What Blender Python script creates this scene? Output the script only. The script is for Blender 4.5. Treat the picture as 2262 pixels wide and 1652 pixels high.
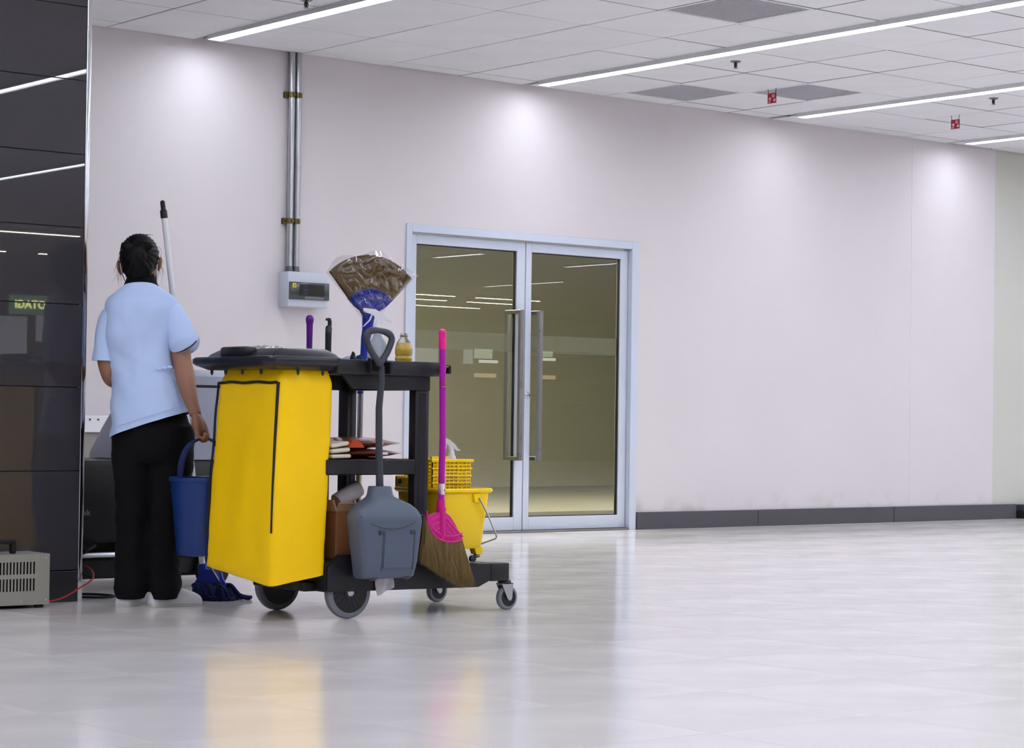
import bpy, bmesh, math, random
from mathutils import Vector, Matrix, noise, Euler

for o in list(bpy.data.objects):
    bpy.data.objects.remove(o)
S = bpy.context.scene
COL = S.collection
random.seed(7)
PI = math.pi

# ---------------------------------------------------------------- camera
cam_d = bpy.data.cameras.new('camera')
cam = bpy.data.objects.new('camera', cam_d)
COL.objects.link(cam)
cam_d.sensor_width = 36.0
cam_d.sensor_fit = 'HORIZONTAL'
cam_d.lens = 36.0 * 4804.2 / 2262.0
cam_d.clip_start = 0.05
cam_d.clip_end = 200
_r = Vector((0.7780, -0.6281, 0.0139)).normalized()
_f = Vector((0.6278, 0.7781, 0.0202)).normalized()
_u = _r.cross(_f).normalized()
_r = _f.cross(_u).normalized()
cam.matrix_world = Matrix(((_r.x, _u.x, -_f.x, 0), (_r.y, _u.y, -_f.y, 0), (_r.z, _u.z, -_f.z, 0.77), (0, 0, 0, 1)))
S.camera = cam

# ---------------------------------------------------------------- world, exposure
W = bpy.data.worlds.new('world')
S.world = W
W.use_nodes = True
W.node_tree.nodes['Background'].inputs[0].default_value = (0.6, 0.65, 0.75, 1)
W.node_tree.nodes['Background'].inputs[1].default_value = 0.02
S.view_settings.view_transform = 'Standard'
S.view_settings.look = 'None'
S.view_settings.exposure = 0.0
S.view_settings.gamma = 1.0
S.view_settings.use_curve_mapping = False
LIGHT = 28.5         # radiance of the linear ceiling lights

cy = S.cycles
cy.max_bounces = 6
cy.diffuse_bounces = 3
cy.glossy_bounces = 3
cy.transmission_bounces = 5
cy.transparent_max_bounces = 10
cy.caustics_reflective = False
cy.caustics_refractive = False
cy.use_light_tree = False
cy.use_adaptive_sampling = True
cy.adaptive_threshold = 0.04

# ---------------------------------------------------------------- helpers
def lin(c):
    return c / 12.92 if c <= 0.04045 else ((c + 0.055) / 1.055) ** 2.4
def rgb(r, g, b):
    return (lin(r / 255), lin(g / 255), lin(b / 255), 1)

MATS = {}
def mat(name, col, rough=0.5, metal=0.0, spec=0.5, var=0.0, vscale=8.0, bump=0.0, bscale=60.0, bdist=0.002,
        stretch=None, trans=0.0, ior=1.45, sss=0.0, coat=0.0, rvar=0.0, alpha=1.0, rnd=0.0, sheen=0.0):
    if name in MATS:
        return MATS[name]
    m = bpy.data.materials.new(name)
    m.use_nodes = True
    nt = m.node_tree
    b = nt.nodes['Principled BSDF']
    b.inputs['Base Color'].default_value = col
    b.inputs['Roughness'].default_value = rough
    b.inputs['Metallic'].default_value = metal
    b.inputs['Specular IOR Level'].default_value = spec
    b.inputs['IOR'].default_value = ior
    b.inputs['Transmission Weight'].default_value = trans
    b.inputs['Coat Weight'].default_value = coat
    b.inputs['Alpha'].default_value = alpha
    b.inputs['Sheen Weight'].default_value = sheen
    if sss:
        b.inputs['Subsurface Weight'].default_value = sss
        b.inputs['Subsurface Radius'].default_value = (0.01, 0.004, 0.002)
    tc = nt.nodes.new('ShaderNodeTexCoord')
    if var or rnd or rvar:
        n = nt.nodes.new('ShaderNodeTexNoise')
        n.inputs['Scale'].default_value = vscale
        n.inputs['Detail'].default_value = 4
        if stretch:
            mp_ = nt.nodes.new('ShaderNodeMapping')
            mp_.inputs['Scale'].default_value = stretch
            nt.links.new(tc.outputs['Object'], mp_.inputs['Vector'])
            nt.links.new(mp_.outputs[0], n.inputs['Vector'])
        else:
            nt.links.new(tc.outputs['Object'], n.inputs['Vector'])
        if var or rnd:
            hs = nt.nodes.new('ShaderNodeHueSaturation')
            hs.inputs['Color'].default_value = col
            mr = nt.nodes.new('ShaderNodeMapRange')
            mr.inputs[1].default_value = 0.3
            mr.inputs[2].default_value = 0.7
            mr.inputs[3].default_value = 1 - var
            mr.inputs[4].default_value = 1 + var
            nt.links.new(n.outputs['Fac'], mr.inputs[0])
            src = mr.outputs[0]
            if rnd:
                oi = nt.nodes.new('ShaderNodeObjectInfo')
                m2 = nt.nodes.new('ShaderNodeMapRange')
                m2.inputs[3].default_value = 1 - rnd
                m2.inputs[4].default_value = 1 + rnd
                nt.links.new(oi.outputs['Random'], m2.inputs[0])
                mm = nt.nodes.new('ShaderNodeMath')
                mm.operation = 'MULTIPLY'
                nt.links.new(src, mm.inputs[0])
                nt.links.new(m2.outputs[0], mm.inputs[1])
                src = mm.outputs[0]
            nt.links.new(src, hs.inputs['Value'])
            nt.links.new(hs.outputs[0], b.inputs['Base Color'])
        if rvar:
            m3 = nt.nodes.new('ShaderNodeMapRange')
            m3.inputs[1].default_value = 0.3
            m3.inputs[2].default_value = 0.7
            m3.inputs[3].default_value = max(0, rough - rvar)
            m3.inputs[4].default_value = rough + rvar
            nt.links.new(n.outputs['Fac'], m3.inputs[0])
            nt.links.new(m3.outputs[0], b.inputs['Roughness'])
    if bump:
        n2 = nt.nodes.new('ShaderNodeTexNoise')
        n2.inputs['Scale'].default_value = bscale
        n2.inputs['Detail'].default_value = 3
        nt.links.new(tc.outputs['Object'], n2.inputs['Vector'])
        bp = nt.nodes.new('ShaderNodeBump')
        bp.inputs['Strength'].default_value = bump
        bp.inputs['Distance'].default_value = bdist
        nt.links.new(n2.outputs['Fac'], bp.inputs['Height'])
        nt.links.new(bp.outputs[0], b.inputs['Normal'])
    MATS[name] = m
    return m

def emit(name, col, s):
    m = bpy.data.materials.new(name)
    m.use_nodes = True
    b = m.node_tree.nodes['Principled BSDF']
    b.inputs['Base Color'].default_value = (0.8, 0.8, 0.8, 1)
    b.inputs['Emission Color'].default_value = col
    b.inputs['Emission Strength'].default_value = s
    m.cycles.emission_sampling = 'FRONT' if 'lamp' in name else 'NONE'
    return m

class MB:
    """collects vertices and faces"""
    def __init__(self):
        self.v = []
        self.f = []
    def add(self, vs, fs):
        o = len(self.v)
        self.v += [tuple(x) for x in vs]
        self.f += [tuple(i + o for i in f) for f in fs]
        return self
    def box(self, x0, x1, y0, y1, z0, z1):
        vs = [(x, y, z) for x in (x0, x1) for y in (y0, y1) for z in (z0, z1)]
        fs = [(0, 1, 3, 2), (4, 6, 7, 5), (0, 4, 5, 1), (2, 3, 7, 6), (0, 2, 6, 4), (1, 5, 7, 3)]
        return self.add(vs, fs)
    def rbox(self, x0, x1, y0, y1, z0, z1, r=0.005, seg=2):
        bm = bmesh.new()
        bmesh.ops.create_cube(bm, size=1.0)
        for v in bm.verts:
            v.co = ((x0 + x1) / 2 + v.co.x * (x1 - x0), (y0 + y1) / 2 + v.co.y * (y1 - y0), (z0 + z1) / 2 + v.co.z * (z1 - z0))
        r = min(r, 0.49 * min(x1 - x0, y1 - y0, z1 - z0))
        bmesh.ops.bevel(bm, geom=list(bm.edges), offset=r, segments=seg, profile=0.5, affect='EDGES')
        return self.bm(bm)
    def bm(self, bm):
        bm.verts.index_update()
        self.add([v.co[:] for v in bm.verts], [[v.index for v in f.verts] for f in bm.faces])
        bm.free()
        return self
    def prism(self, prof, axis, a, b, mk=None):
        """polygon (p,q) extruded along axis from a to b. axis y: prof=(x,z); x: (y,z); z: (x,y)"""
        n = len(prof)
        def pt(p, t):
            return {'y': (p[0], t, p[1]), 'x': (t, p[0], p[1]), 'z': (p[0], p[1], t)}[axis]
        vs = [pt(p, a) for p in prof] + [pt(p, b) for p in prof]
        fs = [tuple(range(n))[::-1], tuple(range(n, 2 * n))]
        for i in range(n):
            j = (i + 1) % n
            fs.append((i, j, n + j, n + i))
        return self.add(vs, fs)
    def tube(self, pts, rad, seg=10, cap=True):
        pts = [Vector(p) for p in pts]
        if not isinstance(rad, (list, tuple)):
            rad = [rad] * len(pts)
        rings = []
        pv = None
        for i, p in enumerate(pts):
            t = (pts[min(i + 1, len(pts) - 1)] - pts[max(i - 1, 0)]).normalized()
            if pv is None:
                a = Vector((0, 0, 1)) if abs(t.z) < 0.9 else Vector((1, 0, 0))
                u = t.cross(a).normalized()
            else:
                u = (pv - t * pv.dot(t)).normalized()
            pv = u
            w = t.cross(u)
            rings.append([p + (u * math.cos(k * 2 * PI / seg) + w * math.sin(k * 2 * PI / seg)) * rad[i] for k in range(seg)])
        return self.loft(rings, cap, cap)
    def loft(self, rings, cap0=True, cap1=True, closed=True):
        n = len(rings[0])
        vs = [p for r in rings for p in r]
        fs = []
        for i in range(len(rings) - 1):
            for k in range(n if closed else n - 1):
                l = (k + 1) % n
                fs.append((i * n + k, i * n + l, (i + 1) * n + l, (i + 1) * n + k))
        if cap0:
            fs.append(tuple(range(n))[::-1])
        if cap1:
            o = (len(rings) - 1) * n
            fs.append(tuple(range(o, o + n)))
        return self.add(vs, fs)
    def lathe(self, c, prof, seg=24, axis='z', cap=True):
        """prof: (radius, height along axis)"""
        rings = []
        for r, h in prof:
            ring = []
            for k in range(seg):
                a = 2 * PI * k / seg
                p, q = r * math.cos(a), r * math.sin(a)
                d = {'z': (p, q, h), 'y': (p, h, q), 'x': (h, p, q)}[axis]
                ring.append((c[0] + d[0], c[1] + d[1], c[2] + d[2]))
            rings.append(ring)
        return self.loft(rings, cap, cap)
    def ell(self, c, r, nu=16, nv=10, rot=None):
        rings = []
        for i in range(nv + 1):
            t = PI * (i + 0.02 if i == 0 else (i - 0.02 if i == nv else i)) / nv
            ring = []
            for k in range(nu):
                a = 2 * PI * k / nu
                d = Vector((r[0] * math.sin(t) * math.cos(a), r[1] * math.sin(t) * math.sin(a), -r[2] * math.cos(t)))
                if rot:
                    d = rot @ d
                ring.append(Vector(c) + d)
            rings.append(ring)
        return self.loft(rings)
    def move(self, fn):
        self.v = [tuple(fn(Vector(p))) for p in self.v]
        return self

def rring(x0, x1, y0, y1, z, r, n=8, zf=None):
    """rounded rectangle ring with evenly walked sides"""
    pts = []
    for cx, cy, a0 in ((x1 - r, y1 - r, 0), (x0 + r, y1 - r, PI / 2), (x0 + r, y0 + r, PI), (x1 - r, y0 + r, 1.5 * PI)):
        for k in range(n + 1):
            a = a0 + (PI / 2) * k / n
            pts.append((cx + r * math.cos(a), cy + r * math.sin(a)))
    return [(p[0], p[1], zf(*p) if zf else z) for p in pts]

def dense(ring, per):
    """subdivide a closed ring so that it has points about every 'per' metres, count fixed by first ring"""
    out = []
    n = len(ring)
    for i in range(n):
        a, b = Vector(ring[i]), Vector(ring[(i + 1) % n])
        m = max(1, int((b - a).length / per))
        for k in range(m):
            out.append(a.lerp(b, k / m))
    return out

OFF = {}
def mesh_of(mb, name, off=(0, 0, 0), ang=35, fix=True):
    me = bpy.data.meshes.new(name)
    me.from_pydata([(p[0] - off[0], p[1] - off[1], p[2] - off[2]) for p in mb.v], [], mb.f)
    if fix:
        bm = bmesh.new()
        bm.from_mesh(me)
        bmesh.ops.recalc_face_normals(bm, faces=bm.faces)
        bm.to_mesh(me)
        bm.free()
    if ang:
        me.shade_smooth()
        me.set_sharp_from_angle(angle=math.radians(ang))
    return me

def tag(o, label, cat, group=None, kind=None):
    if label:
        o['label'] = label
    if cat:
        o['category'] = cat
    if group:
        o['group'] = group
    if kind:
        o['kind'] = kind
    return o

def thing(name, label, cat, loc=(0, 0, 0), rotz=0, group=None):
    o = bpy.data.objects.new(name, None)
    o.empty_display_size = 0.1
    COL.objects.link(o)
    o.location = loc
    o.rotation_euler = (0, 0, rotz)
    OFF[o] = Vector(loc)
    return tag(o, label, cat, group)

def part(name, mb, m, parent, label=None, ang=35, world=True, kind=None):
    off = OFF[parent] if world else Vector((0, 0, 0))
    me = mesh_of(mb, name, off, ang) if isinstance(mb, MB) else mb
    o = bpy.data.objects.new(name, me)
    me.materials.append(m)
    COL.objects.link(o)
    o.parent = parent
    OFF[o] = off
    if label:
        o['label'] = label
    if kind:
        o['kind'] = kind
    return o

def solo(name, mb, m, label, cat, base=None, group=None, ang=35, kind=None):
    """a thing that is one mesh, its origin at its base"""
    vs = mb.v
    if base is None:
        base = (sum(p[0] for p in vs) / len(vs), sum(p[1] for p in vs) / len(vs), min(p[2] for p in vs))
    o = bpy.data.objects.new(name, mesh_of(mb, name, base, ang))
    o.data.materials.append(m)
    o.location = base
    COL.objects.link(o)
    OFF[o] = Vector(base)
    return tag(o, label, cat, group, kind)

def struct(name, mb, m, label=None, ang=None):
    o = bpy.data.objects.new(name, mesh_of(mb, name, (0, 0, 0), ang))
    o.data.materials.append(m)
    COL.objects.link(o)
    OFF[o] = Vector((0, 0, 0))
    o['kind'] = 'structure'
    if label:
        o['label'] = label
    return o

def text_mb(txt, size, xa, ya, org, ext=0.001, bold=0.0, align='LEFT'):
    """text as a mesh: xa and ya are the unit axes along and up the writing"""
    cu = bpy.data.curves.new('t', 'FONT')
    cu.body = txt
    cu.size = size
    cu.extrude = ext
    cu.offset = bold
    cu.align_x = align
    cu.resolution_u = 3
    ob = bpy.data.objects.new('t', cu)
    COL.objects.link(ob)
    dg = bpy.context.evaluated_depsgraph_get()
    me = bpy.data.meshes.new_from_object(ob.evaluated_get(dg))
    xa, ya, org = Vector(xa), Vector(ya), Vector(org)
    za = xa.cross(ya)
    mb = MB()
    mb.add([org + xa * v.co.x + ya * v.co.y + za * v.co.z for v in me.vertices], [tuple(p.vertices) for p in me.polygons])
    bpy.data.objects.remove(ob)
    bpy.data.meshes.remove(me)
    bpy.data.curves.remove(cu)
    return mb

def remesh(mb, vox, smooth=4, fac=0.6):
    """melt overlapping volumes into one continuous surface; returns a mesh"""
    me = mesh_of(mb, 'tmp', ang=None)
    ob = bpy.data.objects.new('tmp', me)
    COL.objects.link(ob)
    r = ob.modifiers.new('r', 'REMESH')
    r.mode = 'VOXEL'
    r.voxel_size = vox
    s = ob.modifiers.new('s', 'SMOOTH')
    s.iterations = smooth
    s.factor = fac
    dg = bpy.context.evaluated_depsgraph_get()
    out = bpy.data.meshes.new_from_object(ob.evaluated_get(dg))
    bpy.data.objects.remove(ob)
    out.shade_smooth()
    return out

# ---------------------------------------------------------------- materials
WALL = mat('wall_paint', rgb(220, 213, 216), 0.55, var=0.02, vscale=1.3, bump=0.08, bscale=25, spec=0.3)
WALL2 = mat('wall_paint_grey_green', rgb(205, 205, 196), 0.6, var=0.02, vscale=1.3)
CEIL = mat('ceiling_tile_board', rgb(228, 228, 230), 0.85, var=0.025, vscale=3.0, rnd=0.02, spec=0.2)
PLENUM = mat('plenum_dark', rgb(40, 38, 38), 0.9)
TILE = mat('floor_tile_glaze', rgb(228, 222, 222), 0.15, var=0.02, vscale=2.2, rnd=0.02, rvar=0.05, spec=0.6, bump=0.03, bscale=6, bdist=0.003)
GROUT = mat('grout', rgb(150, 147, 148), 0.8)
ALU = mat('powder_coated_aluminium', rgb(206, 213, 228), 0.38, spec=0.5, var=0.01)
ALUG = mat('door_gasket', rgb(28, 28, 30), 0.6)
STEEL = mat('brushed_steel', rgb(150, 148, 148), 0.32, metal=1.0, rvar=0.05, vscale=20)
GALV = mat('galvanised_tube', rgb(185, 186, 190), 0.3, metal=1.0, var=0.02, vscale=10, rvar=0.03)
CHROME = mat('chrome', rgb(215, 215, 222), 0.12, metal=1.0)
BASEB = mat('baseboard_laminate', rgb(84, 82, 88), 0.3, var=0.04, vscale=2)
PILLAR = mat('dark_glossy_laminate', rgb(62, 60, 65), 0.008, spec=0.6, var=0.02)
PLINTH = mat('pillar_plinth', rgb(70, 70, 76), 0.16, metal=0.5)
BLACK = mat('black_plastic', rgb(25, 26, 31), 0.42, var=0.05, vscale=30, bump=0.05, bscale=300, bdist=0.0004)
BLACKS = mat('black_satin_plastic', rgb(30, 32, 40), 0.3)
BLKRUB = mat('black_rubber', rgb(20, 20, 22), 0.7)
YBAG = mat('yellow_vinyl', rgb(255, 206, 0), 0.5, spec=0.3, var=0.03, vscale=6, bump=0.12, bscale=45, bdist=0.001)
YPL = mat('yellow_plastic', rgb(255, 214, 4), 0.35, var=0.02)
GREYP = mat('grey_plastic', rgb(80, 90, 108), 0.42, bump=0.06, bscale=500, bdist=0.0004)
GREYD = mat('dark_grey_plastic', rgb(52, 56, 66), 0.42)
GREYT = mat('grey_tyre', rgb(118, 122, 132), 0.6)
ZINC = mat('zinc_plated', rgb(200, 204, 212), 0.28, metal=1.0)
WHITEP = mat('white_plastic', rgb(238, 238, 242), 0.35)
BLUEP = mat('blue_plastic', rgb(16, 60, 150), 0.35)
BLUED = mat('deep_blue_plastic', rgb(24, 40, 150), 0.3)
MAGENTA = mat('magenta_plastic', rgb(205, 14, 132), 0.35)
PINK = mat('hot_pink_plastic', rgb(240, 20, 140), 0.35)
PURPLEM = mat('magenta_tube', rgb(168, 18, 160), 0.3)
PURPLE = mat('purple_plastic', rgb(88, 8, 128), 0.35)
BRISTLE = mat('brown_grass_bristle', rgb(116, 94, 52), 0.75, var=0.35, vscale=90, stretch=(1, 1, 0.06))
BRISTLED = mat('brown_grass_bristle_new', rgb(98, 76, 34), 0.7, var=0.2, vscale=60, stretch=(1, 1, 0.1))
GLASS = mat('clear_film', (1, 1, 1, 1), 0.12, trans=1.0, ior=1.15)

LAMP = emit('lamp_diffuser', (0.87, 0.915, 1.0, 1), LIGHT)
LAMPW = emit('shop_lamp_warm', (1.0, 0.84, 0.66, 1), LIGHT * 2.0)

ZC = 3.017
nt = WALL.node_tree
pb_ = nt.nodes['Principled BSDF']
src_ = pb_.inputs['Base Color'].links[0].from_socket
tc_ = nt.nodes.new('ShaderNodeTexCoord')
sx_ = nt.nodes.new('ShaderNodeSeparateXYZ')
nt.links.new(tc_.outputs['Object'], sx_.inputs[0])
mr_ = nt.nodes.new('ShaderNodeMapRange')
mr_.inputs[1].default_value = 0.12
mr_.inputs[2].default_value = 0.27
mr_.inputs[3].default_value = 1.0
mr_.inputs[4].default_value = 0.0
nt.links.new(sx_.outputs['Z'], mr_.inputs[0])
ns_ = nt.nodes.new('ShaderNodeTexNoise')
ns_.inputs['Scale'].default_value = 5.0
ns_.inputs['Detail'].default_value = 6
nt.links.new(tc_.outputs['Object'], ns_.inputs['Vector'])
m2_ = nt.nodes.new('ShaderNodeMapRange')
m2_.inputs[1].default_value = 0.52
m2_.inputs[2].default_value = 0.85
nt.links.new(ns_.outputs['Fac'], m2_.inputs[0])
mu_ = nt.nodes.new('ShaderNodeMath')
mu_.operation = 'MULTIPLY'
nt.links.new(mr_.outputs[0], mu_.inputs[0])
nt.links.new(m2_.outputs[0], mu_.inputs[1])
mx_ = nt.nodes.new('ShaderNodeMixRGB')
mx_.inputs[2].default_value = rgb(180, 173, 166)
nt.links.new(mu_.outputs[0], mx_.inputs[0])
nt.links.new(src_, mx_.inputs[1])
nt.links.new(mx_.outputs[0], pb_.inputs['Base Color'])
YW = 11.353

# ================================================================ THE SETTING
# ---- floor: real tiles where the photograph shows them, a tiled slab beyond
fx0, fy0, ts = 4.37, 3.87, 0.60
def in_view(x, y, mrg=0.5):
    d = 0.6278 * x + 0.7781 * y
    r = 0.778 * x - 0.6281 * y
    return d > 4.3 and abs(r) < 0.238 * d + mrg
base = MB().box(-9, 34, -15, YW + 0.0, -0.08, -0.006)
floor = struct('floor', base, GROUT, 'pale glossy floor of large square tiles')
tm = MB()
g = 0.0008
tm.box(g, ts - g, g, ts - g, -0.010, 0.0)
tme = mesh_of(tm, 'floor_tile', ang=None)
tme.materials.append(TILE)
rest = MB()
for i in range(-23, 50):
    for j in range(-32, 13):
        x, y = fx0 + i * ts, fy0 + j * ts
        if y > YW - 0.02:
            continue
        if x > 15 or y < 2 or x < 1 or not in_view(x + .3, y + .3):
            rest.add([(x + g, y + g, 0), (x + ts - g, y + g, 0), (x + ts - g, min(YW, y + ts - g), 0), (x + g, min(YW, y + ts - g), 0)], [(0, 1, 2, 3)])
            continue
        o = bpy.data.objects.new('floor_tile', tme)
        o.location = (x, y, 0)
        o.parent = floor
        COL.objects.link(o)
        if y + ts > YW:
            o.scale = (1, (YW - y) / ts, 1)
ro = part('outer_floor_tiles', rest, TILE, floor, ang=None, kind='stuff')

# ---- ceiling
plen = MB().box(-9, 34, -15, YW + 0.3, ZC + 0.035, ZC + 0.10)
ceil = struct('ceiling', plen, PLENUM, 'suspended ceiling of square white tiles')
XL = [4.85, 5.45, 6.08, (6.695,), 7.43, 8.07, 8.68, (9.235,), 9.945, 10.545, 11.14, (11.57,), 12.41, 13.06, (13.60,), 14.15, 14.75, 15.35]
YL = [YW - 0.002, 11.17, 10.57, 9.98, 9.38, 8.77, 8.16, 7.56, 6.96]
GRILLES = {(5, 5): 0, (8, 1): 1, (9, 2): 2}
CELLS = {}
cache = {}
chan = 0.032
for i in range(len(XL) - 1):
    xa = XL[i][0] + chan if isinstance(XL[i], tuple) else XL[i] + 0.0055
    xb = XL[i + 1][0] - chan if isinstance(XL[i + 1], tuple) else XL[i + 1] - 0.0055
    for j in range(len(YL) - 1):
        yb, ya = YL[j] - 0.0055, YL[j + 1] + 0.0055
        if j == 0:
            yb -= {3: 0.018, 5: 0.015, 10: 0.012, 14: 0.018}.get(i, 0.0)
        CELLS[(i, j)] = (xa, xb, ya, yb)
        if (i, j) in GRILLES:
            continue
        key = (round(xb - xa, 3), round(yb - ya, 3))
        if key not in cache:
            mb = MB().rbox(0, xb - xa, 0, yb - ya, 0, 0.014, 0.002, 1)
            me = mesh_of(mb, 'ceiling_tile', ang=None)
            me.materials.append(CEIL)
            cache[key] = me
        o = bpy.data.objects.new('ceiling_tile', cache[key])
        dz = random.uniform(-0.0015, 0.0015)
        o.location = (xa, ya, ZC + dz)
        o.rotation_euler = (random.uniform(-0.002, 0.002), random.uniform(-0.002, 0.002), 0)
        o.parent = ceil
        COL.objects.link(o)
TBAR = mat('ceiling_grid_bar', rgb(104, 100, 100), 0.6)
for x in XL:
    if not isinstance(x, tuple):
        part('grid_bar', MB().box(x - 0.006, x + 0.006, YL[-1], YW, ZC + 0.0018, ZC + 0.006), TBAR, ceil, ang=None)
for y in YL[1:]:
    part('grid_bar', MB().box(XL[0], XL[-1], y - 0.006, y + 0.006, ZC + 0.0015, ZC + 0.0058), TBAR, ceil, ang=None)
# ceiling beyond the picture
mb = MB()
mb.box(-9, 34, -15, YL[-1] - 0.004, ZC, ZC + 0.014)
mb.box(-9, XL[0] - 0.004, YL[-1], YW, ZC, ZC + 0.014)
mb.box(XL[-1] + 0.004, 34, YL[-1], YW, ZC, ZC + 0.014)
part('outer_ceiling_tiles', mb, CEIL, ceil, ang=None, kind='stuff')

# ---- walls
DX0, DX1, DZ1 = 8.263, 10.286, 2.018
mb = MB()
mb.box(-9, DX0, YW, YW + 0.15, 0, ZC + 0.1)
mb.box(DX1, 14.21, YW, YW + 0.15, 0, ZC + 0.1)
mb.box(DX0, DX1, YW, YW + 0.15, DZ1, ZC + 0.1)
struct('wall_back', mb, WALL, 'pale pinkish white painted wall')
mb = MB().box(14.21, 34, YW + 0.02, YW + 0.15, 0, ZC + 0.1)
struct('wall_back_recess', mb, WALL2, 'grey green painted wall past the end of the pale wall')
mb = MB().box(13.185, 14.21, YW - 0.0012, YW, 0.125, ZC)
struct('wall_back_panel', mb, WALL, 'slightly raised panel of the pale wall at its right end')
mb = MB().box(-9.15, -9, -15, YW, 0, ZC + 0.1)
struct('wall_left', mb, mat('far_dark_wall', rgb(176, 172, 170), 0.7))
mb = MB().box(34, 34.15, -15, YW, 0, ZC + 0.1)
struct('wall_right', mb, WALL)
mb = MB().box(-9, 34, -15.15, -15, 0, ZC + 0.1)
struct('wall_front', mb, mat('shop_back_wall', rgb(226, 220, 208), 0.7))

# baseboard
mb = MB()
for a, b in ((DX1 + 0.004, 11.49), (11.494, 12.99), (12.994, 14.50)):
    mb.rbox(a, b, YW - 0.022, YW + 0.0005, 0.0, 0.12, 0.003, 1)
struct('baseboard_back', mb, BASEB, 'dark grey laminate baseboard right of the glass doors')
mb = MB().rbox(5.0, DX0 - 0.004, YW - 0.022, YW, 0, 0.12, 0.003, 1)
struct('baseboard_back_left', mb, BASEB, 'dark grey baseboard left of the doors')

# ---- glass double door
FR = 0.045
mb = MB()
y0, y1 = YW - 0.012, YW + 0.12
mb.rbox(DX0, DX0 + FR, y0, y1, 0, DZ1, 0.002, 1)
mb.rbox(DX1 - 0.064, DX1, y0, y1, 0, DZ1, 0.002, 1)
mb.rbox(DX0 + FR, DX1 - 0.064, y0, y1, DZ1 - 0.052, DZ1, 0.002, 1)
door = struct('door_1', mb, ALU, 'white aluminium framed glass double door')
mb = MB().rbox(DX0 + FR, DX1 - .064, YW - 0.02, YW + 0.09, 0, 0.012, 0.003, 1)
part('threshold', mb, STEEL, door)
GL = bpy.data.materials.new('tinted_door_glass')
GL.use_nodes = True
nt = GL.node_tree
for n in list(nt.nodes):
    nt.nodes.remove(n)
out = nt.nodes.new('ShaderNodeOutputMaterial')
mix = nt.nodes.new('ShaderNodeMixShader')
tr = nt.nodes.new('ShaderNodeBsdfTransparent')
gl = nt.nodes.new('ShaderNodeBsdfGlossy')
lwt = nt.nodes.new('ShaderNodeLayerWeight')
fr = nt.nodes.new('ShaderNodeMapRange')
lwt.inputs['Blend'].default_value = 0.35
fr.inputs[3].default_value = 0.045
fr.inputs[4].default_value = 0.32
nt.links.new(lwt.outputs['Facing'], fr.inputs[0])
tr.inputs[0].default_value = rgb(229, 229, 219)
gl.inputs['Roughness'].default_value = 0.0
nt.links.new(fr.outputs[0], mix.inputs[0])
nt.links.new(tr.outputs[0], mix.inputs[1])
nt.links.new(gl.outputs[0], mix.inputs[2])
nt.links.new(mix.outputs[0], out.inputs[0])
FROST = mat('frosted_band', rgb(214, 216, 216), 0.6, alpha=0.30)
yl0, yl1 = YW + 0.03, YW + 0.075
def leaf(x0, x1, sl, sr, hx, name):
    zt, zb = 1.955, 0.014
    gx0, gx1, gz0, gz1 = x0 + sl, x1 - sr, 0.103, 1.895
    mb = MB()
    mb.rbox(x0, gx0, yl0, yl1, zb, zt, 0.002, 1)
    mb.rbox(gx1, x1, yl0, yl1, zb, zt, 0.002, 1)
    mb.rbox(gx0, gx1, yl0, yl1, zb, gz0, 0.002, 1)
    mb.rbox(gx0, gx1, yl0, yl1, gz1, zt, 0.002, 1)
    lf = part('door_leaf', mb, ALU, door, ang=None)
    mb = MB()
    t = 0.006
    for a, b, c, d in ((gx0, gx0 + t, gz0, gz1), (gx1 - t, gx1, gz0, gz1), (gx0, gx1, gz0, gz0 + t), (gx0, gx1, gz1 - t, gz1)):
        mb.box(a, b, yl0 + 0.012, yl1 - 0.012, c, d)
    part('gasket', mb, ALUG, lf, ang=None)
    ym = (yl0 + yl1) / 2
    part('glass_pane', MB().box(gx0 + t, gx1 - t, ym, ym + 0.006, gz0 + t, gz1 - t), GL, lf, 'tinted glass pane', ang=None)
    part('frosted_band', MB().box(gx0 + t, gx1 - t, ym + 0.007, ym + 0.0075, 1.215, 1.335), FROST, lf, 'frosted band across the glass', ang=None)
    h = MB()
    for yy in (ym - 0.085, ym + 0.060):
        h.rbox(hx - 0.016, hx + 0.016, yy, yy + 0.026, 0.485, 1.498, 0.002, 1)
    for zz in (0.485, 1.472):
        h.rbox(hx - 0.016, hx + 0.016, ym - 0.060, ym + 0.062, zz, zz + 0.026, 0.002, 1)
    part('pull_handle', h, STEEL, lf, 'long square steel pull handle', ang=None)
    pl = MB()
    cxp = x0 + 0.01 if sl > sr else x1 - 0.10
    pl.rbox(cxp, cxp + 0.09, yl0 - 0.001, yl0 + 0.002, zt - 0.035, zt - 0.008, 0.001, 1)
    part('hinge_plate', pl, ALU, lf, ang=None)
    return lf
lfl = leaf(DX0 + FR + 0.004, 9.286, 0.062, 0.072, 9.217, 'l')
lfr = leaf(9.294, DX1 - 0.068, 0.050, 0.066, 9.385, 'r')
lk = MB().lathe((9.318, yl0 + 0.002, 0.925), [(0.020, 0), (0.020, -0.006), (0.015, -0.010), (0.014, -0.016), (0.004, -0.017)], 20, 'y')
part('lock_cylinder', lk, CHROME, lfr, 'round lock cylinder')

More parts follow.
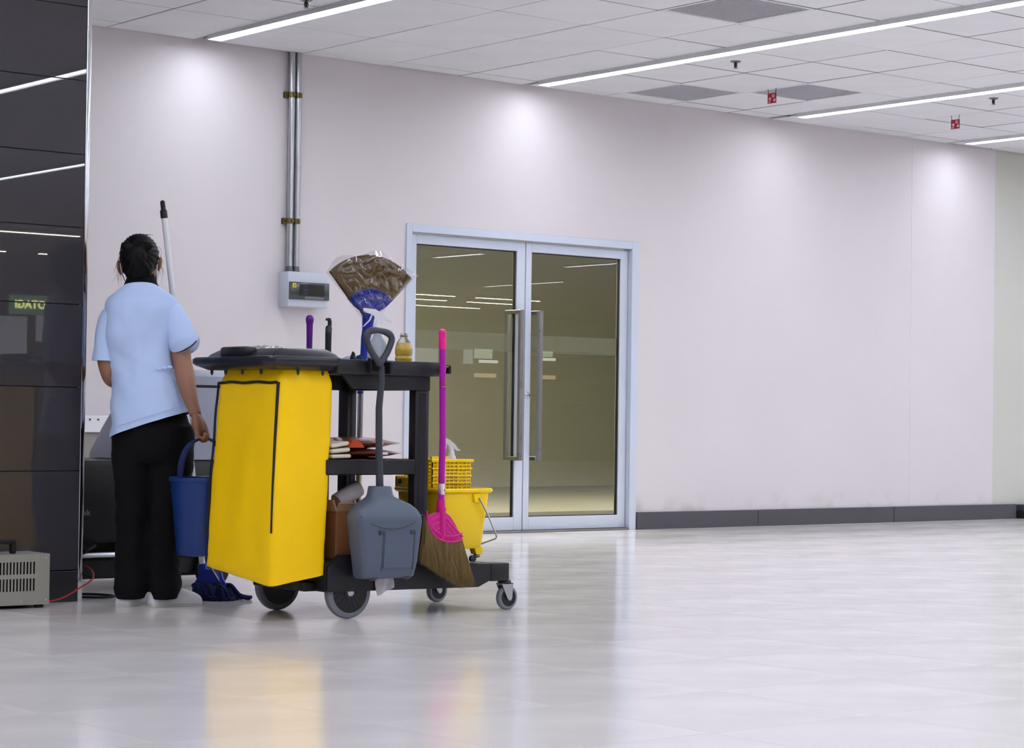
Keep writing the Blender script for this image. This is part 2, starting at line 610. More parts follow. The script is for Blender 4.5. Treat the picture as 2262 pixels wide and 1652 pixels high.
# room behind the glass door
BEIGE = mat('inner_room_paint', rgb(174, 172, 158), 0.8, var=0.02)
BEIGEF = mat('inner_room_floor', rgb(150, 147, 135), 0.45)
iy0, iy1 = YW + 0.15, YW + 7.6
mb = MB()
mb.box(6.6, 19.4, iy1, iy1 + 0.1, 0, 2.9)
mb.box(6.5, 6.6, iy0, iy1, 0, 2.9)
mb.box(19.4, 19.5, iy0, iy1, 0, 2.9)
mb.box(6.5, 19.5, iy0, iy1 + .1, 2.9, 3.0)
struct('wall_inner_room', mb, BEIGE, 'plain beige walls of the room behind the glass doors')
struct('floor_inner_room', MB().box(6.5, 19.5, YW, iy1, -0.08, -0.001), BEIGEF, 'floor of the room behind the glass doors')
solo('door_mat', MB().rbox(8.2, 13.2, iy0 + 0.1, iy0 + 2.1, 0.0, 0.012, 0.004, 1), mat('mat_grey', rgb(74, 74, 70), 0.9), 'dark grey mat on the floor just behind the glass doors', 'mat')

# ---- dark pillar on the left
PX0, PX1, PY0, PY1 = 3.05, 4.205, 8.0, 8.75
mb = MB().box(PX0 + 0.012, PX1 - 0.012, PY0 + 0.012, PY1 - 0.012, 0, ZC + 0.05)
pil = struct('wall_pillar', mb, PLENUM, 'dark glossy panelled pillar with chrome corner trim')
zj = [0.128, 0.53, 0.87, 1.207, 1.521, 1.820, 2.122, 2.425, 2.73, ZC]
for a, b in zip(zj[:-1], zj[1:]):
    p = MB().rbox(PX0, PX1 - 0.006, PY0, PY0 + 0.012, a + 0.0012, b - 0.0012, 0.001, 1)
    part('panel', p, PILLAR, pil, ang=None)
    p = MB().rbox(PX0 - 0.001, PX0 + 0.011, PY0 + .013, PY1, a + 0.0012, b - 0.0012, 0.001, 1)
    part('panel', p, PILLAR, pil, ang=None)
    p = MB().rbox(PX1 - 0.012, PX1, PY0 + .013, PY1, a + 0.0012, b - 0.0012, 0.001, 1)
    part('panel', p, PILLAR, pil, ang=None)
part('plinth', MB().rbox(PX0 - 0.002, PX1 - 0.004, PY0 - 0.003, PY1, 0, 0.125, 0.002, 1), PLINTH, pil, 'brushed metal plinth at the foot of the pillar', ang=None)
mb = MB().rbox(PX1 - 0.007, PX1 + 0.014, PY0 - 0.004, PY0 + 0.018, 0, ZC, 0.003, 2)
part('corner_trim', mb, CHROME, pil, 'bright metal corner trim')

# ---- linear ceiling lights
HOUS = mat('lamp_housing', rgb(225, 225, 228), 0.5)
def strip(x, ys, label, z=ZC - 0.027, w=0.046, m=LAMP, grp='linear ceiling lights', dirx=False, rec=0.010):
    base = ((ys[0] + ys[-1]) / 2, x, z) if dirx else (x, (ys[0] + ys[-1]) / 2, z)
    t = thing('linear_ceiling_light', label, 'ceiling light', base, 0, grp)
    def b(mb, p0, p1, q0, q1, z0, z1, r=0.001):
        if dirx:
            mb.rbox(p0, p1, x + q0, x + q1, z0, z1, r, 1)
        else:
            mb.rbox(x + q0, x + q1, p0, p1, z0, z1, r, 1)
        return mb
    lo, hi = min(ys), max(ys)
    h = b(MB(), lo, hi, -w, w, z + 0.014, ZC + 0.006)
    b(h, lo, hi, -w - 0.003, -w, z - 0.0005, ZC + 0.006)
    b(h, lo, hi, w, w + 0.003, z - 0.0005, ZC + 0.006)
    part('housing', h, HOUS, t, ang=None)
    for a, c in zip(ys[:-1], ys[1:]):
        a, c = min(a, c) + 0.005, max(a, c) - 0.005
        d = MB()
        if dirx:
            d.box(a, c, x - w + 0.0002, x + w - 0.0002, z + rec, z + rec + 0.0038)
        else:
            d.box(x - w + 0.0002, x + w - 0.0002, a, c, z + rec, z + rec + 0.0038)
        part('diffuser', d, m, t, ang=None)
    part('end_cap', b(MB(), hi - 0.004, hi + 0.002, -w - 0.003, w + 0.003, z - 0.001, ZC), HOUS, t, ang=None)
    part('end_cap', b(MB(), lo - 0.002, lo + 0.004, -w - 0.003, w + 0.003, z - 0.001, ZC), HOUS, t, ang=None)
    return t
ybr = [11.16, 10.585, 9.41, 8.175, 6.95, 4.6, 2.2, -0.4]
strip(6.695, ybr, 'glowing linear ceiling light nearest the dark pillar, above the conduits')
strip(9.235, ybr, 'longest glowing linear ceiling light, its end above the glass doors')
strip(11.57, [11.02, 10.38, 9.27, 8.05, 6.8, 4.6, 2.2, -0.4], 'glowing linear ceiling light between the two hanging red signs')
strip(13.60, [11.13, 10.5, 9.3, 8.1, 6.9, 4.6, 2.2, -0.4], 'short glowing linear ceiling light at the far right edge')
ORD = ('first', 'second', 'third', 'fourth', 'fifth', 'sixth')
for k, (x, ys) in enumerate(((4.1, [6.9, 4.6, 2.2, -0.4]), (1.6, [10.9, 7.6, 4.2, 0.8, -2.6]), (-0.9, [10.9, 7.6, 4.2, 0.8, -2.6]), (-3.4, [10.9, 7.6, 4.2, 0.8, -2.6]))):
    strip(x, ys, 'unseen linear ceiling light added for fill, %s to the left of the pillar' % ORD[k])  # unseen strips added to brighten the floor and the left-facing sides
for k, x in enumerate((15.9, 18.2, 20.6, 22.8, 26.5, 30)):
    strip(x, [10.9, 7.6, 4.2, 0.8, -0.4, -1.5] if k != 1 else [10.9, 7.6, 4.2, 1.6], 'glowing linear ceiling light outside the view, %s past the right edge' % ORD[k])
strip(18.2, [-0.4, -1.5], 'short glowing linear ceiling light reflected high in the left glass pane')
for k, x in enumerate((6.695, 9.235, 11.57, 13.60)):
    strip(x, [-1.2, -3.0, -5.5], 'glowing linear ceiling light behind the viewer, %s from the left' % ORD[k])
strip(22.8, [-4.15, -6.2], 'glowing linear ceiling light reflected in the right glass pane')
# unseen lamps added to brighten the room behind the glass
INL = emit('inner_fill_lamp', (1, 0.97, 0.89, 1), 44)
for k, (x, y) in enumerate(((8.8, YW + 1.6), (11.4, YW + 2.4), (14.2, YW + 2.8))):
    t = thing('inner_fill_panel', ('nearest', 'middle', 'farthest')[k] + ' unseen square lamp added to light the room behind the glass doors', 'ceiling light', (x, y, 2.86), 0, 'added inner room lamps')
    part('frame', MB().rbox(x - 0.62, x + 0.62, y - 0.62, y + 0.62, 2.873, 2.9, 0.004, 1), WHITEP, t, ang=None)
    part('diffuser', MB().rbox(x - 0.6, x + 0.6, y - 0.6, y + 0.6, 2.858, 2.872, 0.004, 1), INL, t, ang=None)

# ================================================================ CEILING FITTINGS
GRIL = mat('perforated_grille', rgb(184, 184, 190), 0.6, var=0.05, vscale=90)
glab = ['grey perforated air grille at the top edge of the picture', 'grey perforated air grille above the wall, left of the nearer red sign',
        'grey perforated air grille with a bright edge, right of the nearer red sign']
for (ij, k) in GRILLES.items():
    xa, xb, ya, yb = CELLS[ij]
    t = thing('air_grille', glab[k], 'air vent', ((xa + xb) / 2, (ya + yb) / 2, ZC), 0, 'ceiling air grilles')
    f = MB()
    w = 0.018
    for a, b, c, d in ((xa, xb, ya, ya + w), (xa, xb, yb - w, yb), (xa, xa + w, ya + w, yb - w), (xb - w, xb, ya + w, yb - w)):
        f.rbox(a, b, c, d, ZC - 0.002, ZC + 0.016, 0.002, 1)
    part('frame', f, WHITEP if k == 2 else CEIL, t, ang=None)
    part('backing', MB().box(xa + w, xb - w, ya + w, yb - w, ZC + 0.012, ZC + 0.016), GRIL, t, ang=None)
    sl = MB()
    n = 26
    for q in range(n):
        y = ya + w + (yb - ya - 2 * w) * (q + 0.5) / n
        sl.box(xa + w, xb - w, y - 0.004, y + 0.004, ZC + 0.004, ZC + 0.010)
    part('slats', sl, GRIL, t, ang=None, kind='stuff')

def sprinkler(x, y, label):
    t = thing('fire_sprinkler', label, 'sprinkler', (x, y, ZC - 0.05), 0, 'ceiling sprinklers')
    part('rosette', MB().lathe((x, y, ZC), [(0.034, 0.002), (0.033, -0.004), (0.020, -0.010), (0.012, -0.012)], 20), STEEL, t)
    b = MB().lathe((x, y, ZC), [(0.010, -0.010), (0.010, -0.022), (0.006, -0.024), (0.004, -0.040)], 12)
    for s in (-1, 1):
        b.tube([(x + s * 0.010, y, ZC - 0.016), (x + s * 0.013, y, ZC - 0.028), (x + s * 0.004, y, ZC - 0.042)], 0.0025, 6)
    part('body', b, mat('sprinkler_brass', rgb(70, 66, 62), 0.4, metal=0.8), t)
    part('deflector', MB().lathe((x, y, ZC), [(0.015, -0.042), (0.016, -0.045), (0.004, -0.047)], 14), STEEL, t)
sprinkler(9.575, 9.685, 'small metal sprinkler below the longest ceiling light')
sprinkler(11.94, 9.56, 'small metal sprinkler near the right edge, below the third ceiling light')
sprinkler(6.48, 9.85, 'small metal sprinkler at the top edge, above the light nearest the pillar')

RED = mat('red_sign', rgb(172, 26, 48), 0.4)
WH = mat('white_print', rgb(236, 226, 228), 0.5)
def hang_sign(x, yc, label):
    t = thing('hanging_sign', label, 'sign', (x, yc, ZC - 0.10), 0, 'red fire alarm signs')
    w, z1, z0 = 0.040, ZC - 0.030, ZC - 0.098
    part('panel', MB().rbox(x - 0.002, x + 0.002, yc - w, yc + w, z0, z1, 0.001, 1), RED, t, ang=None)
    for s in (-1, 1):
        part('hanger_wire', MB().tube([(x, yc + s * 0.032, z1 - 0.004), (x, yc + s * 0.038, ZC + 0.004)], 0.0022, 6), BLACK, t)
    p = MB()
    def ring(cy, cz, r0, r1):
        n = 18
        vs = [(x - 0.0024, cy + r * math.cos(2 * PI * k / n), cz + r * math.sin(2 * PI * k / n)) for r in (r0, r1) for k in range(n)]
        p.add(vs, [(k, (k + 1) % n, n + (k + 1) % n, n + k) for k in range(n)])
    # y grows to the left in the picture
    ring(yc + 0.017, z0 + 0.030, 0.0045, 0.011)
    ring(yc - 0.014, z0 + 0.049, 0.0055, 0.0115)
    ring(yc + 0.017, z0 + 0.030, 0.0, 0.002)
    hand = [(-0.010, 0.034), (-0.006, 0.034), (-0.006, 0.026), (0.004, 0.025), (0.005, 0.012), (-0.014, 0.010), (-0.016, 0.017)]
    p.add([(x - 0.0024, yc - 0.024 + 0.0 - a, z0 + b) for a, b in [(-q[0] - 0.004, q[1]) for q in hand]], [tuple(range(len(hand)))])
    for q in range(4):
        p.add([(x - 0.0024, yc + 0.034 - 0.006 * q + d, z0 + e) for d, e in ((0, 0.006), (-0.0042, 0.006), (-0.0042, 0.014), (0, 0.014))], [(0, 1, 2, 3)])
    part('print', p, WH, t, 'white alarm symbols', ang=None)
hang_sign(10.5455, 10.315, 'small red sign hanging beside the bright-edged air grille')
hang_sign(12.412, 10.283, 'small red sign hanging below the light at the right, farther of the two')

# ================================================================ WALL FITTINGS
t = thing('electrical_conduit', 'left galvanised conduit pipe running up to the ceiling', 'pipe', (7.352, YW - 0.03, 1.65), 0, 'conduit pipes')
for k, x in enumerate((7.352, 7.401)):
    if k:
        t = thing('electrical_conduit', 'right galvanised conduit pipe running up to the ceiling', 'pipe', (x, YW - 0.03, 1.65), 0, 'conduit pipes')
    part('tube', MB().tube([(x, YW - 0.032, 1.652), (x, YW - 0.032, ZC + 0.03)], 0.0195, 18), GALV, t)
    part('gland', MB().lathe((x, YW - 0.032, 1.652), [(0.0242, 0), (0.0242, 0.012), (0.022, 0.016), (0.022, 0.034), (0.02, 0.036)], 16), mat('gland_grey', rgb(96, 98, 104), 0.4, metal=0.7), t)
    for z in (2.75, 1.968):
        c = MB()
        c.lathe((x, YW - 0.032, z), [(0.0215, -0.017), (0.0235, -0.015), (0.0235, 0.015), (0.0215, 0.017)], 18)
        c.rbox(x - 0.008, x + 0.008, YW - 0.068, YW - 0.052, z - 0.010, z + 0.010, 0.002, 1)
        part('clamp', c, mat('brass_clamp', rgb(120, 108, 70), 0.4, metal=0.8, var=0.1, vscale=40), t)
for z, l in ((2.75, 'upper brass coloured strut channel holding the conduit pipes'), (1.968, 'lower brass coloured strut channel holding the conduit pipes')):
    c = MB()
    c.box(7.31, 7.435, YW - 0.0125, YW, z - 0.018, z + 0.018)
    c.box(7.31, 7.3115, YW - 0.030, YW, z - 0.018, z + 0.018)
    c.box(7.31, 7.33, YW - 0.030, YW - 0.0285, z - 0.018, z - 0.006)
    c.box(7.31, 7.33, YW - 0.030, YW - 0.0285, z + 0.006, z + 0.018)
    solo('strut_channel', c, MATS['brass_clamp'], l, 'bracket', (7.37, YW, z), 'strut channels', ang=None)

bx0, bx1, bz0, bz1, by = 7.293, 7.586, 1.437, 1.652, YW - 0.115
t = thing('breaker_box', 'light grey breaker box with a smoked window on the wall', 'electrical box', (7.44, YW, bz0))
part('body', MB().rbox(bx0, bx1, by, YW, bz0, bz1, 0.006, 2), mat('box_grey', rgb(200, 206, 218), 0.45), t)
wn = part('window_lid', MB().rbox(bx0 + 0.006, bx1 + 0.004, by - 0.014, by + 0.001, 1.481, 1.588, 0.004, 2), mat('smoked_plastic', rgb(70, 74, 80), 0.15, spec=0.6), t, 'smoked window lid')
d = MB().rbox(bx0 + 0.075, bx1 - 0.035, by - 0.0165, by - 0.0142, 1.505, 1.575, 0.001, 1)
part('dark_opening', d, mat('smoked_dark', rgb(26, 28, 34), 0.15), wn, ang=None)
for q in range(9):
    x = bx0 + 0.115 + q * 0.0155
    part('breaker_switch', MB().rbox(x, x + 0.013, by - 0.0175, by - 0.0142, 1.487, 1.499, 0.001, 1), mat('switch_grey', rgb(128, 130, 134), 0.4), wn, ang=None)
for q in range(3):
    x = bx0 + 0.10
    part('breaker_row', MB().rbox(x, x + 0.035, by - 0.0180, by - 0.0160, 1.512 + q * 0.022, 1.526 + q * 0.022, 0.001, 1), mat('breaker_blue', rgb(38, 44, 66), 0.3), wn, ang=None)
st = MB().rbox(bx0 + 0.024, bx0 + 0.050, by - 0.0155, by - 0.0140, 1.553, 1.580, 0.0005, 1)
sk = part('warning_sticker', st, mat('sticker_yellow', rgb(232, 206, 10), 0.5), wn, 'small yellow square sticker with a black D', ang=None)
part('sticker_print', text_mb('D', 0.022, (1, 0, 0), (0, 0, 1), (bx0 + 0.0305, by - 0.0158, 1.5585), 0.0002, 0.0006), BLACK, wn, ang=None)

# white perforated rail on the wall behind the scrubber
t = thing('wall_rail', 'white metal rail with screw holes low on the wall beside the pillar', 'rail', (6.0, YW, 0.65))
part('rail_plate', MB().rbox(5.2, 6.75, YW - 0.052, YW, 0.653, 0.75, 0.003, 1), WHITEP, t, ang=None)
for x in (5.992, 6.046, 6.2, 6.4):
    part('screw_hole', MB().lathe((x, YW - 0.0525, 0.727), [(0.006, 0), (0.006, -0.001)], 12, 'y'), BLACK, t)
part('rail_shade_panel', MB().rbox(5.2, 6.75, YW - 0.03, YW, 0.12, 0.652, 0.003, 1), mat('rail_shade_grey', rgb(150, 146, 142), 0.5), t, ang=None)  # grey sheet stands in for the shadow on the wall below the rail

# dark box low at the far right
t = thing('floor_duct', 'dark low duct on the floor past the end of the baseboard', 'duct', (14.85, YW - 0.1, 0))
part('body', MB().rbox(14.53, 15.6, YW - 0.10, YW + 0.019, 0.0, 0.055, 0.01, 2), BLACK, t)
part('cover', MB().rbox(14.53, 15.6, YW - 0.07, YW + 0.019, 0.056, 0.115, 0.008, 2), GREYD, t)

# ================================================================ SERVICE CART
YN, YF = 6.80, 7.30
cart = thing('service_cart', 'black plastic janitor cart with a yellow bag hung at its left end', 'cart', (4.9, 7.05, 0))
# deck
prof = [(4.60, 0.106), (4.60, 0.215), (4.64, 0.222), (5.0, 0.206), (5.395, 0.187), (5.395, 0.125), (5.33, 0.098)]
deck = MB().prism(prof, 'y', YN, YF)
deck.rbox(4.55, 4.61, YN + 0.07, YF - 0.07, 0.105, 0.140, 0.004, 1)
dk = part('deck', deck, BLACK, cart)
for yy in (YN - 0.004, YF - 0.076):
    part('bumper', MB().rbox(5.392, 5.485, yy, yy + 0.08, 0.118, 0.190, 0.006, 2), BLACK, dk)
part('deck_end', MB().rbox(5.392, 5.475, YN + 0.07, YF - 0.07, 0.125, 0.186, 0.006, 2), BLACK, dk)
for yy in (YN - 0.006, YF - 0.014):
    part('wheel_guard', MB().prism([(4.605, 0.112), (4.605, 0.20), (4.66, 0.245), (4.86, 0.245), (4.86, 0.112)], 'y', yy, yy + 0.02), BLACK, dk)
# wheels
def big_wheel(x, y, s, name='rear_wheel'):
    """s = side of the face: -1 looks to -y"""
    r = 0.1
    w = 0.036
    y0 = y
    prof = [(0.078, 0.000), (0.080, 0.000), (0.090, 0.001), (0.097, 0.005), (r, 0.012), (r, w - 0.012), (0.097, w - 0.005), (0.090, w - 0.001), (0.078, w)]
    ty = MB().lathe((x, y0, r), [(a, -s * b) for a, b in prof], 40, 'y', cap=False)
    wh = part(name, ty, GREYT, cart, 'grey tyred wheel')
    hub = MB().lathe((x, y0, r), [(0.0785, -s * 0.001), (0.074, -s * 0.002), (0.072, -s * 0.007), (0.028, -s * 0.007), (0.026, s * 0.002), (0.017, s * 0.003)], 32, 'y')
    hub.lathe((x, y0, r), [(0.0785, -s * 0.030), (0.0785, -s * (w - 0.001))], 32, 'y')
    part('hub', hub, BLACK, wh)
    sp = MB()
    for k in range(16):
        a = 2 * PI * k / 16
        u = Vector((math.cos(a), 0, math.sin(a)))
        v = Vector((-math.sin(a), 0, math.cos(a)))
        p = [Vector((x, y0, r)) + u * q + v * e for q, e in ((0.030, -0.003), (0.070, -0.005), (0.070, 0.005), (0.030, 0.003))]
        top = [q + Vector((0, s * 0.000, 0)) for q in p]
        bot = [q + Vector((0, -s * 0.008, 0)) for q in p]
        sp.add(top + bot, [(0, 1, 2, 3), (4, 5, 6, 7), (0, 1, 5, 4), (1, 2, 6, 5), (2, 3, 7, 6), (3, 0, 4, 7)])
    part('spokes', sp, BLACKS, wh, ang=None)
    part('axle_cap', MB().lathe((x, y0, r), [(0.016, s * 0.0), (0.015, s * 0.006), (0.010, s * 0.010), (0.003, s * 0.011)], 18, 'y'), ZINC, wh)
big_wheel(4.722, 6.812, -1)
big_wheel(4.69, 7.288, 1)
part('axle', MB().tube([(4.705, 6.84, 0.1), (4.705, 7.26, 0.1)], 0.008, 10), ZINC, cart)
def caster(x, y, ang):
    r = 0.049
    e = Matrix.Rotation(ang, 3, 'Z')
    def T(p):
        q = e @ Vector(p)
        return Vector((x, y, 0)) + q
    wh = MB().lathe((0, 0, r), [(0.036, -0.013), (0.044, -0.013), (r, -0.007), (r, 0.007), (0.044, 0.013), (0.036, 0.013)], 32, 'y', cap=False).move(T)
    w = part('caster', wh, GREYT, cart, 'small swivel caster')
    hb = MB().lathe((0, 0, r), [(0.0365, -0.011), (0.030, -0.008), (0.010, -0.008), (0.008, -0.014), (0.008, 0.014), (0.010, 0.008), (0.030, 0.008), (0.0365, 0.011)], 28, 'y').move(T)
    part('caster_hub', hb, BLACK, w)
    fk = MB()
    for s in (-1, 1):
        pr = [(-0.010, 0.044), (0.006, 0.036), (0.014, 0.046), (0.018, 0.108), (-0.040, 0.108), (-0.036, 0.098)]
        fk.prism(pr, 'y', s * 0.0165, s * 0.0195)
    fk.box(-0.040, 0.018, -0.0195, 0.0195, 0.104, 0.1075)
    fk.lathe((0, 0, 0.044), [(0.007, -0.022), (0.007, 0.022)], 10, 'y')
    fk.move(T)
    part('fork', fk, ZINC, w, ang=None)
    part('swivel_ring', MB().lathe((-0.012, 0, 0.108), [(0.026, 0), (0.028, 0.004), (0.024, 0.012), (0.014, 0.013), (0.012, 0.030)], 20).move(T), BLACK, w)
caster(5.497, 6.828, 0.0)
caster(5.467, 7.255, 0.0)
# posts
for x0, x1, y0, y1 in ((5.008, 5.075, YN, YN + 0.045), (5.008, 5.055, 7.265, 7.33), (4.586, 4.612, YN + 0.03, YN + 0.075), (4.586, 4.612, YF - 0.075, YF - 0.03)):
    p = MB().rbox(x0, x1, y0, y1, 0.20, 0.935, 0.005, 2)
    if x1 - x0 > 0.04:
        p.rbox(x0 + 0.016, x1 - 0.016, y0 - 0.003, y1 + 0.003, 0.23, 0.86, 0.003, 1)
    part('post', p, BLACK, cart)
# mid shelf
sh = MB().rbox(4.60, 5.02, YN + 0.005, YF - 0.005, 0.553, 0.572, 0.004, 1)
for a in ((4.60, 5.02, YN, YN + 0.014), (4.60, 5.02, YF - 0.014, YF), (4.60, 4.615, YN + .014, YF - .014), (5.005, 5.02, YN + .014, YF - .014)):
    sh.rbox(*a, 0.545, 0.604, 0.004, 1)
part('middle_shelf', sh, BLACK, cart)
# top tray with apron
tr = MB()
tr.rbox(4.62, 5.085, 6.785, 7.325, 0.932, 0.950, 0.004, 1)
for a in ((4.62, 5.10, 6.77, 6.79), (4.62, 5.10, 7.32, 7.34), (5.08, 5.10, 6.79, 7.32), (4.62, 4.64, 6.79, 7.32)):
    tr.rbox(*a, 0.926, 0.983, 0.005, 2)
part('top_tray', tr, BLACK, cart)
ap = MB()
for yy in (YN - 0.006, YF - 0.010):
    ap.prism([(4.655, 0.93), (4.71, 0.872), (5.072, 0.872), (5.072, 0.93)], 'y', yy, yy + 0.016)
ap.box(5.055, 5.072, YN, YF, 0.872, 0.93)
part('apron', ap, BLACK, cart)
# bag holder frame at the left end
fr_ = MB()
R1 = lambda i, z: rring(4.311 + i, 4.66, 6.768 + i, 7.342 - i * 2.6, z, 0.045, 6)
fr_.loft([R1(0.05, 0.937), R1(0.028, 0.938), R1(0.006, 0.955), R1(0.0, 0.964), R1(0.0, 0.980), R1(0.004, 0.986), R1(0.02, 0.988)])
bh = part('bag_holder', fr_, BLACKS, cart)
pegs = MB()
for yy in (6.87, 7.0, 7.12, 7.22):
    pegs.lathe((4.345, yy, 0.918), [(0.002, 0), (0.006, 0.008), (0.006, 0.022)], 8)
for xx in (4.46, 4.57):
    pegs.lathe((xx, 6.795, 0.918), [(0.002, 0), (0.006, 0.008), (0.006, 0.022)], 8)
part('hook_peg', pegs, BLACK, bh)
# lid: two flaps with sloped edges
ld = MB()
def frust(x0, x1, y0, y1, z0, z1, s, r=0.02):
    return [rring(x0, x1, y0, y1, z0, r, 4), rring(x0 + s * .3, x1 - s * .3, y0 + s * .3, y1 - s * .3, z0 + (z1 - z0) * .4, r, 4), rring(x0 + s, x1 - s, y0 + s, y1 - s, z1 - 0.003, r, 4), rring(x0 + s * 1.3, x1 - s * 1.3, y0 + s * 1.3, y1 - s * 1.3, z1, r * .7, 4)]
ld.loft(frust(4.36, 4.66, 6.80, 7.04, 0.986, 1.020, 0.035))
ld.loft(frust(4.36, 4.66, 7.055, 7.30, 0.986, 1.018, 0.035))
lid = part('lid', ld, BLACKS, cart)
part('lid_bridge', MB().rbox(4.34, 4.40, 6.98, 7.16, 0.985, 1.026, 0.012, 2), BLACK, lid)
hk = MB().rbox(5.10, 5.135, 6.785, 6.825, 0.938, 0.975, 0.004, 1)
hk.rbox(5.125, 5.138, 6.74, 6.825, 0.938, 0.972, 0.004, 1)
part('broom_hook', hk, BLACK, cart)
# clips for the long handles at the back
cl = MB()
for x in (4.89, 4.985, 5.147):
    cl.rbox(x - 0.03, x + 0.03, 7.341, 7.352, 0.935, 0.975, 0.003, 1)
    cl.rbox(x - 0.032, x + 0.032, 7.30, 7.405, 0.145, 0.163, 0.003, 1)
part('handle_holder', cl, BLACK, cart)
# front clip for the dustpan
cp = MB()
cp.rbox(4.755, 4.835, 6.745, 6.771, 0.935, 0.990, 0.004, 1)
cp.rbox(4.765, 4.780, 6.700, 6.746, 0.945, 0.978, 0.004, 1)
cp.rbox(4.815, 4.832, 6.700, 6.746, 0.930, 0.978, 0.004, 1)
part('dustpan_clip', cp, BLACKS, cart)

# ---- yellow bag
bag = MB()
rings = []
NZ = 46
def bag_ring(t):
    """t 0 top .. 1 bottom edge"""
    z = 0.940 - t * (0.940 - 0.205)
    dx = -0.028 * t
    sq = 1 - 0.012 * math.sin(PI * min(1, t * 1.2))
    x0, x1 = 4.392 + dx - 0.006 * math.sin(t * PI), 4.634 + dx * 0.9
    y0, y1 = 6.812 - 0.008 * t, 7.235 + 0.045 * t
    pin = 0.016 * max(0, 1 - t / 0.07)
    zf = lambda x, y: z - (t ** 6) * (0.05 - 0.16 * (x - 4.36) * 0.9 - 0.05 * (y - 6.8) / 0.48) - 0.02 * t ** 10
    return dense_fixed(rring(x0 + pin, x1 - pin * .4, y0 + pin, y1 - pin, z, 0.022, 3, zf))
def dense_fixed(r, m=10):
    out = []
    n = len(r)
    for i in range(n):
        a, b = Vector(r[i]), Vector(r[(i + 1) % n])
        mm = m if (b - a).length > 0.05 else 1
        for k in range(mm):
            out.append(a.lerp(b, k / mm))
    return out
for i in range(NZ + 1):
    rings.append(bag_ring(i / NZ))
# bottom closes in a shallow sag
cen = Vector((4.47, 7.03, 0.165))
last = rings[-1]
for q, dz in ((0.92, -0.006), (0.8, -0.010), (0.5, -0.008), (0.15, 0.0)):
    rings.append([Vector((cen.x + (p.x - cen.x) * q, cen.y + (p.y - cen.y) * q, (p.z * q + cen.z * (1 - q)) + dz)) for p in last])
def wrinkle(p):
    t = (0.94 - p.z) / 0.78
    a = noise.noise(Vector((p.x * 9, p.y * 9, p.z * 3.2))) * 0.009
    b = noise.noise(Vector((p.x * 26 + 5, p.y * 26, p.z * 9 + 2))) * 0.0034
    fold = 0.006 * math.sin((p.x + p.y) * 60 + p.z * 8) * max(0, 1 - abs(t - 0.02) / 0.09)
    c = noise.noise(Vector((p.x * 14 + 3, p.y * 14, p.z * 34))) * 0.004 * max(0, (t - 0.72)) * 3
    d = Vector((p.x - 4.47, (p.y - 7.03) * 0.55, 0))
    d = d.normalized() if d.length > 1e-4 else Vector((0, 0, 0))
    cr = -0.0035 * math.exp(-((p.x - 4.495 + 0.03 * t) / 0.006) ** 2) * (1 if p.y < 6.85 else 0)
    return p + d * (a + b + fold + c + cr)
bag.loft(rings, cap0=False)
bag.move(wrinkle)
bo = part('waste_bag', bag, YBAG, cart, 'yellow vinyl waste bag with black piping', ang=60)
# piping along the end panel
pip = MB()
def bag_pt(xf, yf, t):
    """point on the end face: y fraction"""
    r = bag_ring(t)
    x0 = min(p.x for p in r)
    y0, y1 = min(p.y for p in r), max(p.y for p in r)
    y = y0 + (y1 - y0) * yf
    zc = min(r, key=lambda p: (p.x - x0) ** 2 * 4 + (p.y - y) ** 2).z
    p = wrinkle(Vector((x0, y, zc)))
    return Vector((p.x - 0.003, p.y, p.z))
pip.tube([bag_pt(0, 0.03 + 0.95 * q / 20, 0.067 + 0.0025 * math.sin(q * .7)) for q in range(21)], 0.0055, 8)
pip.tube([bag_pt(0, 0.03 - 0.0 * q, 0.067 + 0.74 * q / 24) + Vector((0.004, -0.004, 0)) for q in range(25)], [0.0065 - 0.003 * q / 24 for q in range(25)], 8)
pip.tube([bag_pt(0, 0.985, 0.067 + 0.80 * q / 24) for q in range(25)], 0.005, 8)
part('piping', pip, BLKRUB, bo, 'black piping edging the end panel')

# ================================================================ LOBBY DUSTPAN
t = thing('lobby_dustpan', 'grey upright dustpan with a long handle and loop grip on the cart side', 'dustpan', (4.79, 6.64, 0.16))
body = MB()
yb1 = 6.762
def dr(x0, x1, y0, z, r):
    return rring(x0, x1, y0, yb1, z, r, 6)
secs = [(4.700, 4.918, 6.685, 0.158, 0.02), (4.688, 4.928, 6.672, 0.166, 0.024), (4.680, 4.938, 6.664, 0.22, 0.024), (4.664, 4.946, 6.655, 0.32, 0.024),
        (4.654, 4.950, 6.651, 0.376, 0.026), (4.652, 4.949, 6.653, 0.396, 0.032), (4.660, 4.940, 6.660, 0.416, 0.04), (4.684, 4.914, 6.668, 0.437, 0.042),
        (4.712, 4.876, 6.674, 0.453, 0.04), (4.732, 4.846, 6.678, 0.464, 0.038), (4.739, 4.838, 6.680, 0.474, 0.036), (4.744, 4.833, 6.682, 0.500, 0.036), (4.748, 4.829, 6.686, 0.505, 0.032)]
body.loft([dr(*s_) for s_ in secs])
pb = part('pan_body', body, GREYP, t, ang=50)
rim = MB()
path = []
for k in range(25):
    u_ = k / 24
    x = 4.656 + 0.292 * u_
    zz = 0.398 - 0.052 * math.sin(PI * u_) ** 0.75
    path.append((x, 6.6525 + 0.012 * (abs(2 * u_ - 1) ** 8), zz))
rim.tube(path, 0.0022, 6)
part('hood_seam', rim, GREYD, pb)
cv = MB()
for x in (4.762, 4.906):
    cv.prism([(6.6535, 0.335), (6.6665, 0.190), (6.690, 0.190), (6.690, 0.335)], 'x', x - 0.0025, x + 0.0025)
    cv.rbox(x - 0.022, x + 0.002, 6.648, 6.68, 0.325, 0.342, 0.002, 1)
part('groove', cv, GREYD, pb, ang=None)
